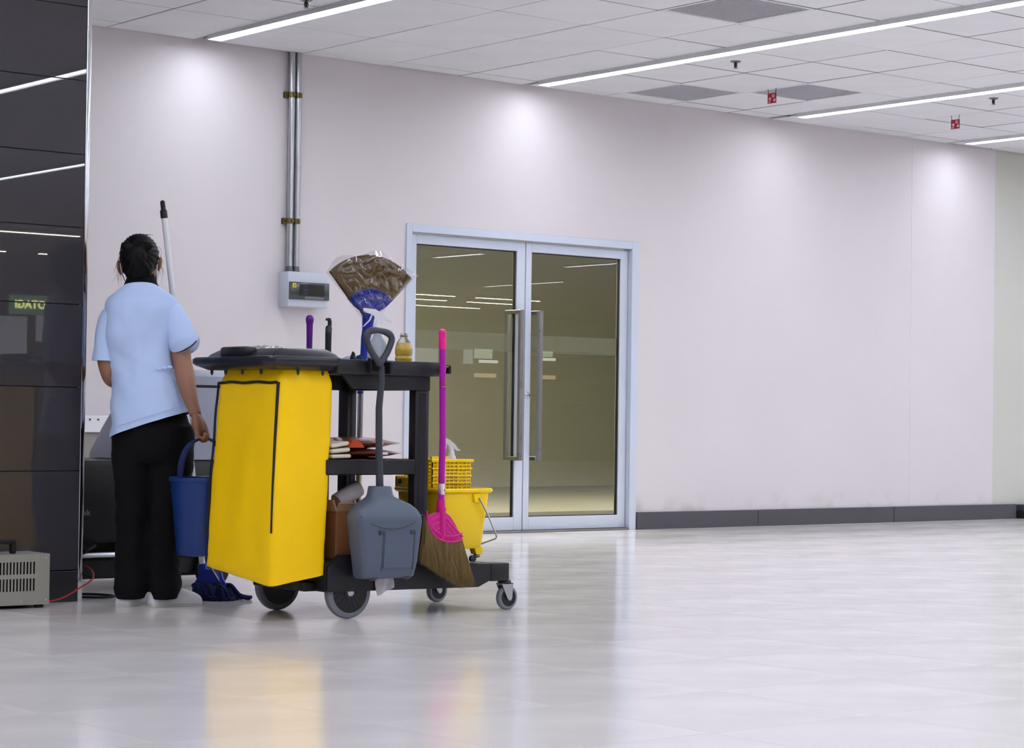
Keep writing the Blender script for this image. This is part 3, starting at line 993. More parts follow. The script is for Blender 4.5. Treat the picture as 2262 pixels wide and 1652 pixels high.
fp = MB().prism([(6.652, 0.336), (6.662, 0.200), (6.690, 0.200), (6.690, 0.336)], 'x', 4.768, 4.900)
part('front_panel', fp, GREYP, pb)
ft = MB()
for x in (4.735, 4.89):
    ft.ell((x, 6.685, 0.165), (0.025, 0.012, 0.014), 12, 8)
part('foot', ft, GREYD, pb)
pole = MB().tube([(4.783, 6.715, 0.96), (4.785, 6.717, 0.90), (4.779, 6.722, 0.80), (4.783, 6.724, 0.66), (4.788, 6.722, 0.5)], [0.0125, 0.0125, 0.013, 0.0135, 0.0145], 14)
part('pole', pole, GREYD, t)
grip = MB()
gp = []
# the grip is a rounded triangle standing in the x-z plane
for x, z in ((4.768, 0.955), (4.764, 0.975), (4.745, 0.992), (4.722, 1.022), (4.708, 1.05), (4.703, 1.07), (4.710, 1.085), (4.732, 1.094), (4.764, 1.094), (4.795, 1.089), (4.818, 1.078), (4.824, 1.062), (4.817, 1.042), (4.803, 1.012), (4.785, 0.988), (4.772, 0.972), (4.770, 0.955)):
    gp.append((x + 0.004, 6.712, z))
# smooth the path once
sm = []
for i in range(len(gp) - 1):
    a, b = Vector(gp[i]), Vector(gp[i + 1])
    sm += [a * 0.75 + b * 0.25, a * 0.25 + b * 0.75]
grip.tube(sm, [0.0125 + 0.0015 * math.sin(i * 1.1) * (1 if 12 < i < 20 else 0) for i in range(len(sm))], 12)
part('loop_grip', grip, GREYD, t)

# ================================================================ MAGENTA BROOM
t = thing('fan_broom', 'magenta broom with brown bristles hanging at the cart corner', 'broom', (5.12, 6.73, 0.11))
by_ = 6.725
part('stick', MB().tube([(5.082, by_, 0.405), (5.085, by_, 0.70), (5.078, by_, 1.035)], 0.0125, 14), PURPLEM, t, 'purple magenta tube')
cap = MB().tube([(5.078, by_, 1.033), (5.077, by_, 1.04), (5.0765, by_, 1.095), (5.076, by_, 1.106), (5.076, by_, 1.111)], [0.0135, 0.0145, 0.0145, 0.012, 0.004], 14)
cp_ = part('end_cap', cap, PINK, t, 'hot pink hanging cap')
part('hang_hole', MB().rbox(5.070, 5.078, by_ - 0.0155, by_ - 0.0135, 1.078, 1.100, 0.001, 1), MAGENTA, cp_)
part('collar', MB().tube([(5.081, by_, 0.45), (5.081, by_, 0.43), (5.0805, by_, 0.395)], [0.0155, 0.0165, 0.0165], 14), MAGENTA, t)
stk = MB().lathe((5.0835, by_, 0), [(0.0130, 0.470), (0.0130, 0.512)], 14, 'z', cap=False)
stk.v = [p for p in stk.v]
lb = part('label_sticker', stk, mat('label_white', rgb(226, 220, 224), 0.5), t, 'white paper label')
part('label_mark', MB().rbox(5.086, 5.092, by_ - 0.0142, by_ - 0.0128, 0.482, 0.492, 0.0005, 1), mat('gold_print', rgb(190, 140, 40), 0.5), lb)
# fan head, tilted so that its right side hangs lower
hd = MB()
ct = Vector((5.079, 0.43))
def fanpt(a, r):
    return ct + Vector((math.sin(a), -math.cos(a))) * r
arcA = [fanpt(-1.02 + 1.66 * k / 20, 0.085 + 0.082 * (k / 20)) for k in range(21)]
top_l, top_r = Vector((5.064, 0.402)), Vector((5.094, 0.402))
edge = []
outl = [top_r] + [Vector((5.094 + (arcA[-1].x - 5.094) * q, 0.402 + (arcA[-1].y - 0.402) * (q ** 1.5))) for q in (0.3, 0.6, 0.85)] + arcA[::-1] + [top_l]
hd.prism([(p.x, p.y) for p in outl], 'y', by_ - 0.012, by_ + 0.012)
hh = part('fan_head', hd, MAGENTA, t, 'magenta fan shaped head', ang=30)
rb = MB()
rb.tube([(5.081, by_ - 0.008, 0.42), (5.083, by_ - 0.009, 0.33), (5.086, by_ - 0.006, 0.295)], [0.016, 0.013, 0.010], 10)
for off in (0.0, -0.022):
    rb.tube([(p.x + off * 0.1, by_ - 0.013, p.y - off) for p in arcA], 0.0035, 6)
for k in range(1, 20):
    p = arcA[k]
    d = (p - ct).normalized()
    q = p - d * 0.020
    rb.tube([(p.x, by_ - 0.013, p.y), (q.x, by_ - 0.013, q.y)], 0.0025, 6)
for s0, s1 in (((5.10, 0.36), (5.165, 0.295)), ((5.10, 0.335), (5.14, 0.295)), ((5.095, 0.385), (5.18, 0.305)), ((5.065, 0.385), (5.02, 0.372)), ((5.066, 0.362), (5.032, 0.352)), ((5.068, 0.340), (5.045, 0.330))):
    rb.tube([(s0[0], by_ - 0.012, s0[1]), (s1[0], by_ - 0.012, s1[1])], 0.004, 6)
part('head_ribs', rb, MAGENTA, hh)
br = MB()
rnd = random.Random(3)
for k in range(1500):
    u = rnd.random()
    i = min(19, int(u * 20))
    p = arcA[i].lerp(arcA[i + 1], u * 20 - i)
    yy = by_ + rnd.uniform(-0.012, 0.012)
    # bristle ends
    ex = 4.985 + 0.262 * u + rnd.uniform(-0.008, 0.008)
    ez = 0.205 - 0.075 * min(1, u / 0.75) - 0.028 * max(0, min(1, u / 0.75)) + rnd.uniform(-0.004, 0.006)
    if u > 0.8:
        ez += (u - 0.8) * 0.03
    ey = yy + rnd.uniform(-0.014, 0.010)
    mid = Vector(((p.x * .5 + ex * .5) + 0.006 * (0.5 - u), (yy + ey) / 2 - 0.003, (p.y + ez) / 2))
    w = 0.0013
    P0, P1, P2 = Vector((p.x, yy, p.y + 0.004)), mid, Vector((ex, ey, ez))
    br.add([P0 + Vector((-w, 0, 0)), P0 + Vector((w, -w, 0)), P1 + Vector((-w, 0, 0)), P1 + Vector((w, -w, 0)), P2, P0 + Vector((0, w, 0)), P1 + Vector((0, w, 0))],
           [(0, 1, 3, 2), (2, 3, 4), (1, 5, 6, 3), (3, 6, 4), (5, 0, 2, 6), (6, 2, 4)])
part('bristles', br, BRISTLE, t, 'brown grass bristles', kind='stuff')
sg = MB()
sg.tube([(5.128, 6.75, 0.966), (5.105, 6.735, 0.965), (5.088, 6.72, 0.94), (5.082, 6.71, 0.90), (5.084, 6.709, 0.884), (5.098, 6.722, 0.884), (5.090, 6.739, 0.885), (5.072, 6.73, 0.886), (5.074, 6.714, 0.886), (5.086, 6.709, 0.886)], 0.0025, 6)
part('string', sg, mat('jute', rgb(150, 110, 84), 0.8), t, 'brown hanging string')

# ================================================================ INVERTED FAN BROOM IN PLASTIC
X0, Y0 = 5.147, 7.378
t = thing('fan_broom', 'upside-down blue fan broom wrapped in clear plastic at the back of the cart', 'broom', (X0, Y0, 0.163))
part('stick', MB().tube([(X0, Y0, 0.164), (X0 + 0.004, Y0, 0.86), (X0 + 0.012, Y0, 1.0)], 0.0125, 14), mat('chrome_tube', rgb(220, 220, 228), 0.15, metal=0.9), t, 'chrome tube')
part('collar', MB().tube([(X0 + 0.003, Y0, 0.862), (X0 + 0.003, Y0, 0.872)], 0.0135, 14), BLUED, t)
part('socket', MB().tube([(X0 + 0.012, Y0, 0.96), (X0 + 0.016, Y0, 1.00), (X0 + 0.026, Y0, 1.09), (X0 + 0.034, Y0, 1.13), (X0 + 0.039, Y0, 1.205)], [0.0135, 0.0145, 0.020, 0.022, 0.028], 14), BLUED, t)
A = Vector((X0 + 0.040, 1.142))
def fp2(a, r):
    return (A.x + math.sin(a) * r, A.y + math.cos(a) * r)
aL, aR = -0.74, 0.79
hd = MB()
o_ = [(A.x - 0.022, 1.180)] + [fp2(aL * q, r) for q, r in ((0.75, 0.075), (0.95, 0.105))] + [fp2(aL + (aR - aL) * k / 18, 0.150 + 0.004 * math.sin(PI * k / 18)) for k in range(19)] + [fp2(aR * q, r) for q, r in ((0.95, 0.105), (0.75, 0.075))] + [(A.x + 0.022, 1.180)]
hd.prism(o_, 'y', Y0 - 0.013, Y0 + 0.013)
h2 = part('fan_head', hd, BLUED, t, 'blue fan shaped head')
rb = MB()
for r in (0.152, 0.128):
    rb.tube([(fp2(aL * .98 + (aR - aL) * .98 * k / 16, r)[0], Y0 - 0.014, fp2(aL * .98 + (aR - aL) * .98 * k / 16, r)[1]) for k in range(17)], 0.004, 6)
for k in range(13):
    a = aL * .95 + (aR - aL) * .95 * k / 12
    p, q = fp2(a, 0.150), fp2(a, 0.130)
    rb.tube([(p[0], Y0 - 0.014, p[1]), (q[0], Y0 - 0.014, q[1])], 0.003, 6)
rb.tube([(fp2(aL * .7 + (aR - aL) * .7 * k / 16, 0.108)[0], Y0 - 0.013, fp2(aL * .7 + (aR - aL) * .7 * k / 16, 0.108)[1]) for k in range(17)], 0.005, 6)
part('head_ribs', rb, BLUED, h2)
br = MB()
pr = [fp2(aL + (aR - aL) * k / 24, 0.145) for k in range(25)] + [fp2(aR - (aR - aL) * k / 24, 0.292) for k in range(25)]
br.prism(pr, 'y', Y0 - 0.009, Y0 + 0.009)
for k in range(500):
    a = aL + (aR - aL) * rnd.random()
    r1 = 0.292 + rnd.uniform(-0.004, 0.004)
    p, q = fp2(a, 0.146), fp2(a + rnd.uniform(-0.02, 0.02), r1)
    yy = Y0 - 0.010 + rnd.uniform(-0.002, 0.001)
    w = 0.0014
    br.add([(p[0] - w, yy, p[1]), (p[0] + w, yy, p[1]), (q[0] + w, yy, q[1]), (q[0] - w, yy, q[1])], [(0, 1, 2, 3)])
part('bristles', br, BRISTLED, t, 'brown grass bristles under plastic', kind='stuff')
# clear wrapping: a crinkled sleeve around the fan
FILM = bpy.data.materials.new('clear_wrap')
FILM.use_nodes = True
nt = FILM.node_tree
for n in list(nt.nodes):
    nt.nodes.remove(n)
out = nt.nodes.new('ShaderNodeOutputMaterial')
mix = nt.nodes.new('ShaderNodeMixShader')
tr_ = nt.nodes.new('ShaderNodeBsdfTransparent')
gl_ = nt.nodes.new('ShaderNodeBsdfGlossy')
lwt = nt.nodes.new('ShaderNodeLayerWeight')
lw = nt.nodes.new('ShaderNodeMapRange')
lwt.inputs['Blend'].default_value = 0.4
lw.inputs[3].default_value = 0.03
lw.inputs[4].default_value = 0.45
nt.links.new(lwt.outputs['Facing'], lw.inputs[0])
gl_.inputs['Roughness'].default_value = 0.08
tr_.inputs[0].default_value = (0.94, 0.94, 0.95, 1)
nt.links.new(lw.outputs[0], mix.inputs[0])
nt.links.new(tr_.outputs[0], mix.inputs[1])
nt.links.new(gl_.outputs[0], mix.inputs[2])
nt.links.new(mix.outputs[0], out.inputs[0])
for sgn in (-1, 1):
    fm = MB()
    NA, NR = 60, 36
    vs, fs = [], []
    for j in range(NR + 1):
        for k in range(NA + 1):
            a = aL - 0.05 + (aR - aL + 0.11) * k / NA
            rr = 0.045 + (0.262 + 0.012 * math.sin(a * 9) + (0.014 if k > NA * .8 else 0)) * j / NR
            x, z = fp2(a, rr)
            edge_ = min(k, NA - k, NR - j) / 4.0
            puff = min(1, edge_) * 0.013 + 0.0015
            n_ = noise.noise(Vector((x * 20 + z * 8, z * 24, 3 + sgn))) * 0.007 + max(0, noise.noise(Vector((x * 60 + z * 30, z * 34, sgn)))) * 0.004
            vs.append((x, Y0 + sgn * (puff + abs(n_) + 0.003), z))
    for j in range(NR):
        for k in range(NA):
            a = j * (NA + 1) + k
            fs.append((a, a + 1, a + NA + 2, a + NA + 1))
    fm.add(vs, fs)
    part('plastic_wrap', fm, FILM, t, 'crinkled clear plastic wrapping', ang=60)

# ================================================================ TWO HANDLES BEHIND THE LID
x, y = 4.893, 7.375
t = thing('dust_mop', 'purple mop stick with a ball end standing behind the cart lid', 'mop', (x, y, 0.163))
part('stick', MB().tube([(x, y, 0.164), (x, y, 1.02), (x, y, 1.145)], [0.0115, 0.0115, 0.0135], 14), PURPLE, t)
part('ball_end', MB().lathe((x, y, 1.14), [(0.0135, 0), (0.0155, 0.006), (0.0168, 0.018), (0.0150, 0.028), (0.008, 0.035), (0.002, 0.036)], 18), PURPLE, t)
x = 4.985
t = thing('window_squeegee', 'dark squeegee stick with a hooked tip standing behind the cart lid', 'squeegee', (x, y, 0.163))
part('stick', MB().tube([(x, y, 0.164), (x, y, 1.0), (x, y, 1.10), (x + 0.001, y, 1.128), (x + 0.001, y, 1.136)], [0.011, 0.0125, 0.0135, 0.0135, 0.009], 14), BLACKS, t)
part('hook_tip', MB().prism([(x - 0.001, 1.132), (x + 0.010, 1.132), (x + 0.011, 1.150), (x + 0.007, 1.165), (x - 0.004, 1.168), (x - 0.010, 1.165), (x - 0.010, 1.156), (x - 0.002, 1.158), (x + 0.001, 1.150)], 'y', y - 0.007, y + 0.007), BLACKS, t)

# ================================================================ THINGS ON THE TOP TRAY
def spray_head(mb, x, y, z, s=1.0, a=0.0, tilt=0.0):
    """white trigger head, nozzle to -x before turning by a"""
    e = Matrix.Rotation(a, 3, 'Z') @ Matrix.Rotation(tilt, 3, 'Y')
    t_ = MB()
    t_.prism([(-0.052, 0.048), (-0.050, 0.064), (-0.016, 0.064), (0.018, 0.050), (0.040, 0.030), (0.034, 0.026), (0.016, 0.030), (0.010, 0.006), (-0.010, 0.006), (-0.014, 0.034), (-0.026, 0.044)], 'y', -0.011, 0.011)
    t_.tube([(-0.050, 0, 0.056), (-0.062, 0, 0.057)], [0.008, 0.0065], 12)
    t_.tube([(0.0, 0, 0.0), (0.0, 0, 0.02), (-0.004, 0, 0.045)], [0.016, 0.0125, 0.010], 14)
    t_.prism([(-0.030, 0.046), (-0.024, 0.046), (-0.030, 0.022), (-0.052, -0.006), (-0.056, -0.005), (-0.036, 0.022)], 'y', -0.006, 0.006)
    t_.prism([(0.026, 0.040), (0.050, 0.026), (0.048, 0.023), (0.024, 0.033)], 'y', -0.007, 0.007)
    t_.move(lambda p: Vector((x, y, z)) + (e @ (p * s)))
    mb.add(t_.v, t_.f)
    return mb
TRANSL = mat('translucent_plastic', rgb(208, 216, 228), 0.3, trans=0.55, ior=1.2)
CYAN = mat('cyan_liquid', rgb(120, 186, 214), 0.15, trans=0.3, ior=1.2)
VA = math.atan2(-0.628, 0.778)       # turns a profile square to the view
x, y, z = 4.965, 7.0, 0.951
t = thing('spray_bottle', 'translucent spray bottle with a white trigger head on the cart top', 'bottle', (x, y, z))
part('bottle_body', MB().lathe((x, y, z), [(0.036, 0), (0.040, 0.004), (0.040, 0.085), (0.034, 0.105), (0.020, 0.128), (0.016, 0.140), (0.016, 0.152)], 24), TRANSL, t)
part('liquid', MB().lathe((x, y, z), [(0.0365, 0.004), (0.0370, 0.050)], 24), CYAN, t, 'pale blue liquid')
hdm = MB().lathe((x, y, z), [(0.0175, 0.148), (0.0185, 0.152), (0.0185, 0.170), (0.015, 0.174)], 18)
spray_head(hdm, x, y, z + 0.170, 1.05, VA, 0.12)
part('trigger_head', hdm, WHITEP, t, 'white trigger head')
x, y = 5.042, 6.93
t = thing('plastic_bottle', 'small open bottle of golden brown liquid at the right of the cart top', 'bottle', (x, y, z))
part('bottle_body', MB().lathe((x, y, z), [(0.032, 0), (0.034, 0.004), (0.034, 0.022), (0.031, 0.026), (0.031, 0.034), (0.035, 0.042), (0.035, 0.050), (0.032, 0.056), (0.035, 0.066), (0.034, 0.090), (0.0285, 0.108)], 24),
     mat('golden_liquid', rgb(196, 164, 58), 0.12, spec=0.6, var=0.18, vscale=22, coat=0.5), t, 'bottle full of golden liquid')
part('bottle_neck', MB().lathe((x, y, z), [(0.0282, 0.1082), (0.016, 0.126), (0.0125, 0.134), (0.0125, 0.146), (0.0105, 0.146), (0.0105, 0.134), (0.014, 0.126), (0.026, 0.1082)], 24, cap=False),
     mat('bottle_clear', (0.95, 0.95, 0.92, 1), 0.05, trans=1.0, ior=1.2), t)
part('neck_ring', MB().lathe((x, y, z), [(0.0135, 0.132), (0.0165, 0.134), (0.0165, 0.137), (0.0135, 0.139)], 18), mat('neck_tan', rgb(190, 160, 120), 0.3, trans=0.4), t)
BT = mat('teal_blue_plastic', rgb(16, 78, 128), 0.35)
x, y = 4.86, 7.05
t = thing('blue_dustpan', 'small teal blue scoop lying behind the lid on the cart top', 'scoop', (x, y, z))
part('scoop_plate', MB().prism([(x - 0.05, z), (x + 0.05, z), (x + 0.05, z + 0.052), (x + 0.028, z + 0.056), (x - 0.002, z + 0.044), (x - 0.05, z + 0.020)], 'y', y - 0.04, y + 0.04), BT, t)
part('rib', MB().prism([(x - 0.022, z), (x - 0.004, z), (x + 0.002, z + 0.062), (x - 0.006, z + 0.070), (x - 0.016, z + 0.045)], 'y', y - 0.046, y - 0.036), BLACKS, t)
part('rib', MB().prism([(x + 0.012, z), (x + 0.034, z), (x + 0.030, z + 0.060), (x + 0.016, z + 0.054)], 'y', y - 0.046, y - 0.036), mat('teal_dark', rgb(10, 44, 74), 0.35), t)
# crumpled plastic on the lid
cr = MB()
n = 14
vs, fs = [], []
for j in range(n + 1):
    for k in range(n + 1):
        u, v = j / n, k / n
        e_ = min(u, v, 1 - u, 1 - v) * 6
        vs.append((4.50 + 0.16 * u, 7.10 + 0.15 * v, 1.0195 + min(1, e_) * 0.010 + abs(noise.noise(Vector((u * 7, v * 7, 1)))) * 0.013))
for j in range(n):
    for k in range(n):
        a = j * (n + 1) + k
        fs.append((a, a + 1, a + n + 2, a + n + 1))
cr.add(vs, fs)
cr.add([(p[0], p[1], 1.0185) for p in vs], fs)
solo('plastic_wrapper', cr, mat('grey_film', rgb(150, 146, 152), 0.15, spec=0.7), 'crumpled grey plastic wrapper lying on the cart lid', 'wrapper')

# ================================================================ THINGS ON THE MIDDLE SHELF
PADB = mat('brown_pad', rgb(160, 96, 80), 0.25, var=0.25, vscale=9, coat=0.6)
PADO = mat('orange_pad_end', rgb(176, 62, 22), 0.6)
CREAM = mat('cream_foam', rgb(214, 204, 186), 0.7)
def pillow(x0, x1, y0, y1, z0, h, seed, n=22, amp=0.006):
    mb = MB()
    for sg_ in (1, -1):
        vs, fs = [], []
        for j in range(n + 1):
            for k in range(n + 1):
                u, v = j / n, k / n
                e_ = 1 - (abs(2 * u - 1) ** 4) * 0.98
                e2 = 1 - (abs(2 * v - 1) ** 4) * 0.98
                q = e_ * e2
                x_, y_ = x0 + (x1 - x0) * u, y0 + (y1 - y0) * v
                zz = h / 2 * q + noise.noise(Vector((x_ * 16, y_ * 16, seed))) * amp * q
                vs.append((x_, y_, z0 + h / 2 + sg_ * zz))
        for j in range(n):
            for k in range(n):
                a = j * (n + 1) + k
                fs.append((a, a + 1, a + n + 2, a + n + 1))
        mb.add(vs, fs)
    return mb
zz = 0.5725
for q in range(3):
    lab = ('lowest', 'middle', 'topmost')[q] + ' brown packet in glossy plastic on the middle shelf'
    t = thing('plastic_packet', lab, 'packet', (4.88, 7.0, zz), 0, 'brown packets on the middle shelf')
    h = (0.036, 0.034, 0.042)[q]
    part('packet_body', pillow(4.735 - 0.01 * q, 4.998, 6.835 + 0.012 * q, 7.26, zz, h, q * 3.1), PADB, t, ang=60)
    lx = 4.895 - 0.015 * q
    part('white_label', MB().rbox(lx, lx + 0.03, 6.829 + 0.012 * q, 6.836 + 0.012 * q, zz + h * .35, zz + h * .65, 0.001, 1), WH, t, 'torn white label', ang=None)
    if q == 2:
        part('orange_end', MB().prism([(4.722, zz + 0.004), (4.80, zz + 0.004), (4.775, zz + 0.036), (4.745, zz + 0.036)], 'y', 6.842, 6.868), PADO, t)
    zz += h * 1.02
zz = 0.606
for q in range(3):
    lab = ('lowest', 'middle', 'topmost')[q] + ' cream foam pad stacked at the left of the middle shelf'
    pd = MB().rbox(4.632, 4.722 - 0.004 * q, 6.815, 7.0, zz, zz + 0.016, 0.0075, 3)
    tl = Matrix.Rotation(-(0.03 + 0.06 * q), 3, 'Y')
    pv_ = Vector((4.632, 6.9, zz))
    pd.move(lambda p: pv_ + tl @ (p - pv_))
    solo('foam_pad', pd, CREAM, lab, 'pad', None, 'cream foam pads on the middle shelf')
    zz += 0.020
solo('plastic_wrapper', pillow(4.632, 4.70, 7.03, 7.2, 0.605, 0.07, 9, 12, 0.012), mat('clear_grey_film', rgb(170, 172, 182), 0.12, spec=0.8), 'crumpled clear plastic bag behind the cream foam pads', 'wrapper')

# ================================================================ THINGS ON THE DECK
CARD = mat('cardboard', rgb(130, 84, 48), 0.75, var=0.05, vscale=12)
t = thing('cardboard_box', 'brown cardboard carton standing behind the grey dustpan', 'box', (4.73, 6.95, 0.222))
part('carton_body', MB().rbox(4.672, 4.80, 6.84, 7.08, 0.2225, 0.405, 0.003, 1), CARD, t, ang=None)
fl = MB().prism([(4.672, 0.405), (4.678, 0.405), (4.662, 0.45), (4.656, 0.448)], 'y', 6.84, 7.08)
fl.prism([(6.84, 0.405), (6.846, 0.405), (6.822, 0.440), (6.817, 0.437)], 'x', 4.672, 4.80)
part('flap', fl, mat('cardboard_light', rgb(170, 130, 100), 0.75), t, ang=None)
part('side_seam', MB().box(4.765, 4.768, 6.8385, 6.84, 0.225, 0.403), mat('seam_brown', rgb(96, 58, 32), 0.8), t, ang=None)
t = thing('paper_roll', 'white paper roll lying tilted on the brown carton', 'paper roll', (4.79, 6.93, 0.405))
e = Matrix.Rotation(math.radians(62), 3, 'Y')
rl = MB().lathe((0, 0, 0), [(0.015, -0.058), (0.031, -0.058), (0.033, -0.055), (0.033, 0.055), (0.031, 0.058), (0.015, 0.058)], 28)
rl.move(lambda p: Vector((4.785, 6.93, 0.464)) + e @ p)
part('roll', rl, mat('paper_white', rgb(206, 200, 204), 0.8), t)
cr_ = MB().lathe((0, 0, 0), [(0.0149, -0.056), (0.0149, 0.0595)], 20).move(lambda p: Vector((4.785, 6.93, 0.464)) + e @ p)
part('core', cr_, mat('core_dark', rgb(46, 42, 44), 0.8), t)
solo('tissue_packet', MB().rbox(4.745, 4.80, 6.815, 6.838, 0.2225, 0.29, 0.012, 2), mat('tissue', rgb(190, 186, 194), 0.7), 'small white packet squeezed between the carton and the dustpan', 'packet')
tw = pillow(4.795, 4.905, 6.745, 6.785, 0.145, 0.004, 4, 8, 0.002)
tw = MB()
vs, fs = [], []
n = 10
for j in range(n + 1):
    for k in range(n + 1):
        u, v = j / n, k / n
        vs.append((4.815 + 0.085 * u + 0.012 * v * (1 - u), 6.782 + 0.006 * math.sin(u * 9 + v * 3) - 0.004 * v, 0.16 - (0.075 - 0.03 * u) * v))
for j in range(n):
    for k in range(n):
        a = j * (n + 1) + k
        fs.append((a, a + 1, a + n + 2, a + n + 1))
tw.add(vs, fs)
tw.add([(p[0], p[1] + 0.003, p[2]) for p in vs], fs)
solo('white_rag', tw, mat('rag', rgb(200, 198, 206), 0.8), 'small white rag hanging out below the grey dustpan', 'cloth', ang=60)

# ---- yellow mop bucket
t = thing('mop_bucket', 'yellow mop bucket standing on the right end of the cart deck', 'bucket', (5.31, 7.0, 0.19))
bk = MB()
def br_(x0, x1, y0, y1, z, r=0.03):
    return rring(x0, x1, y0, y1, z, r, 5)
outer = [br_(5.200, 5.408, 6.872, 7.145, 0.246, 0.03), br_(5.198, 5.410, 6.870, 7.148, 0.250, 0.03), br_(5.180, 5.432, 6.852, 7.165, 0.466, 0.032),
         br_(5.173, 5.440, 6.845, 7.172, 0.468, 0.034), br_(5.168, 5.446, 6.840, 7.178, 0.474, 0.036), br_(5.168, 5.446, 6.840, 7.178, 0.482, 0.036), br_(5.172, 5.442, 6.844, 7.174, 0.487, 0.036),
         br_(5.186, 5.428, 6.858, 7.160, 0.487, 0.03), br_(5.204, 5.404, 6.876, 7.142, 0.262, 0.03)]
bk.loft(outer)
bb = part('bucket_body', bk, YPL, t)
for x_, y_ in ((5.385, 6.89), (5.385, 7.13), (5.225, 6.89), (5.225, 7.13)):
    lg = MB().prism([(x_ - 0.020, 0.25), (x_ + 0.022, 0.25), (x_ + 0.019, 0.222), (x_ - 0.010, 0.222)], 'y', y_ - 0.018, y_ + 0.018)
    part('corner_foot', lg, YPL, bb)
for x_, y_ in ((5.385, 6.89), (5.385, 7.13), (5.225, 6.89), (5.225, 7.13)):
    zd = 0.19 + (5.40 - x_) * 0.05
    cst = MB().lathe((x_ - 0.016, y_, zd + 0.0135), [(0.008, -0.008), (0.0135, -0.007), (0.0135, 0.007), (0.008, 0.008)], 16, 'y')
    w_ = part('bucket_caster', cst, GREYD, t)
    part('caster_mount', MB().lathe((x_ + 0.004, y_, 0.208), [(0.010, 0), (0.016, 0.006), (0.016, 0.010), (0.008, 0.015)], 14), ZINC, w_)
lu = MB().prism([(5.335, 0.466), (5.37, 0.466), (5.366, 0.432), (5.341, 0.432)], 'y', 6.843, 6.860)
part('handle_lug', lu, YPL, bb)
bl = MB().tube([(5.362, 6.845, 0.447), (5.362, 6.838, 0.445), (5.40, 6.836, 0.385), (5.45, 6.838, 0.295), (5.455, 6.85, 0.285), (5.432, 6.97, 0.245), (5.425, 7.0, 0.243)], 0.0035, 8)
part('bail_handle', bl, ZINC, t, 'bent wire handle')
# wringer basket
wr = thing('mop_wringer', 'yellow perforated wringer basket set in the top of the mop bucket', 'wringer', (5.33, 7.02, 0.487))
wb = MB()
X0_, X1_, Y0_, Y1_ = 5.225, 5.415, 6.975, 7.16
def wall_grid(p0, p1, nx, nz, zb, zt, nrm, th=0.004):
    """a wall from p0 to p1 (xy) with holes made of real bars"""
    p0, p1 = Vector(p0), Vector(p1)
    d = p1 - p0
    n_ = Vector(nrm) * th
    def bar(u0, u1, z0, z1, k=1.0):
        a, b = p0 + d * u0, p0 + d * u1
        m_ = n_ * k
        vs = [(a.x, a.y, z0), (b.x, b.y, z0), (b.x, b.y, z1), (a.x, a.y, z1)]
        vs += [(q[0] + m_.x, q[1] + m_.y, q[2]) for q in vs]
        wb.add(vs, [(0, 1, 2, 3), (4, 5, 6, 7), (0, 1, 5, 4), (1, 2, 6, 5), (2, 3, 7, 6), (3, 0, 4, 7)])
    zs = [zb + (zt - zb) * i / nz for i in range(nz + 1)]
    for i, z_ in enumerate(zs):
        bar(0, 1, z_ - 0.0035, z_ + 0.0035)
    for i in range(nx + 1):
        bar(max(0, i / nx - 0.012), min(1, i / nx + 0.012), zb, zt, 0.8)
        if i % 3 == 0:
            bar(max(0, i / nx - 0.018), min(1, i / nx + 0.018), zb, zt, 1.3)
zb, zt = 0.478, 0.592
wall_grid((X0_, Y0_), (X1_, Y0_), 9, 8, zb, zt, (0, -1))
wall_grid((X0_, Y0_), (X0_, Y1_), 8, 8, zb, zt, (-1, 0))
wall_grid((X1_, Y0_), (X1_, Y1_), 8, 8, zb, zt, (1, 0))
for k in range(4):
    z_ = zt - 0.029 * k
    wb.rbox(X0_ - 0.008, X1_ + 0.008 - 0.002 * k, Y0_ - 0.010, Y0_ - 0.003, z_ - 0.003, z_ + 0.003, 0.001, 1)
wb.box(X0_ + 0.004, X1_ - 0.004, Y0_ + 0.003, Y0_ + 0.005, 0.555, 0.59)
wb.box(X0_ + 0.003, X1_ - 0.003, Y1_ - 0.004, Y1_, zb, 0.600)
part('basket', wb, YPL, wr, ang=None)
rm = MB()
for a in ((X0_ - 0.013, X1_ + 0.013, Y0_ - 0.013, Y0_ + 0.003), (X0_ - 0.013, X1_ + 0.013, Y1_ - 0.003, Y1_ + 0.010), (X0_ - 0.013, X0_ + 0.003, Y0_, Y1_), (X1_ - 0.003, X1_ + 0.013, Y0_, Y1_)):
    rm.rbox(*a, 0.588, 0.600, 0.003, 1)
rm.prism([(X0_ - 0.01, 0.600), (X0_ + 0.085, 0.600), (X0_ + 0.075, 0.612), (X0_ - 0.01, 0.612)], 'y', Y0_ - 0.008, Y0_ + 0.002)
part('rim', rm, YPL, wr, ang=None)
sd = MB().rbox(5.178, 5.186, 7.03, 7.165, 0.486, 0.525, 0.003, 1)
sd.rbox(5.178, 5.24, 7.15, 7.165, 0.480, 0.53, 0.003, 1)
pn = part('side_plate', sd, YPL, wr)
part('pivot_knob', MB().lathe((5.177, 7.125, 0.508), [(0.010, 0), (0.010, -0.006), (0.004, -0.008)], 16, 'x'), GREYD, pn)
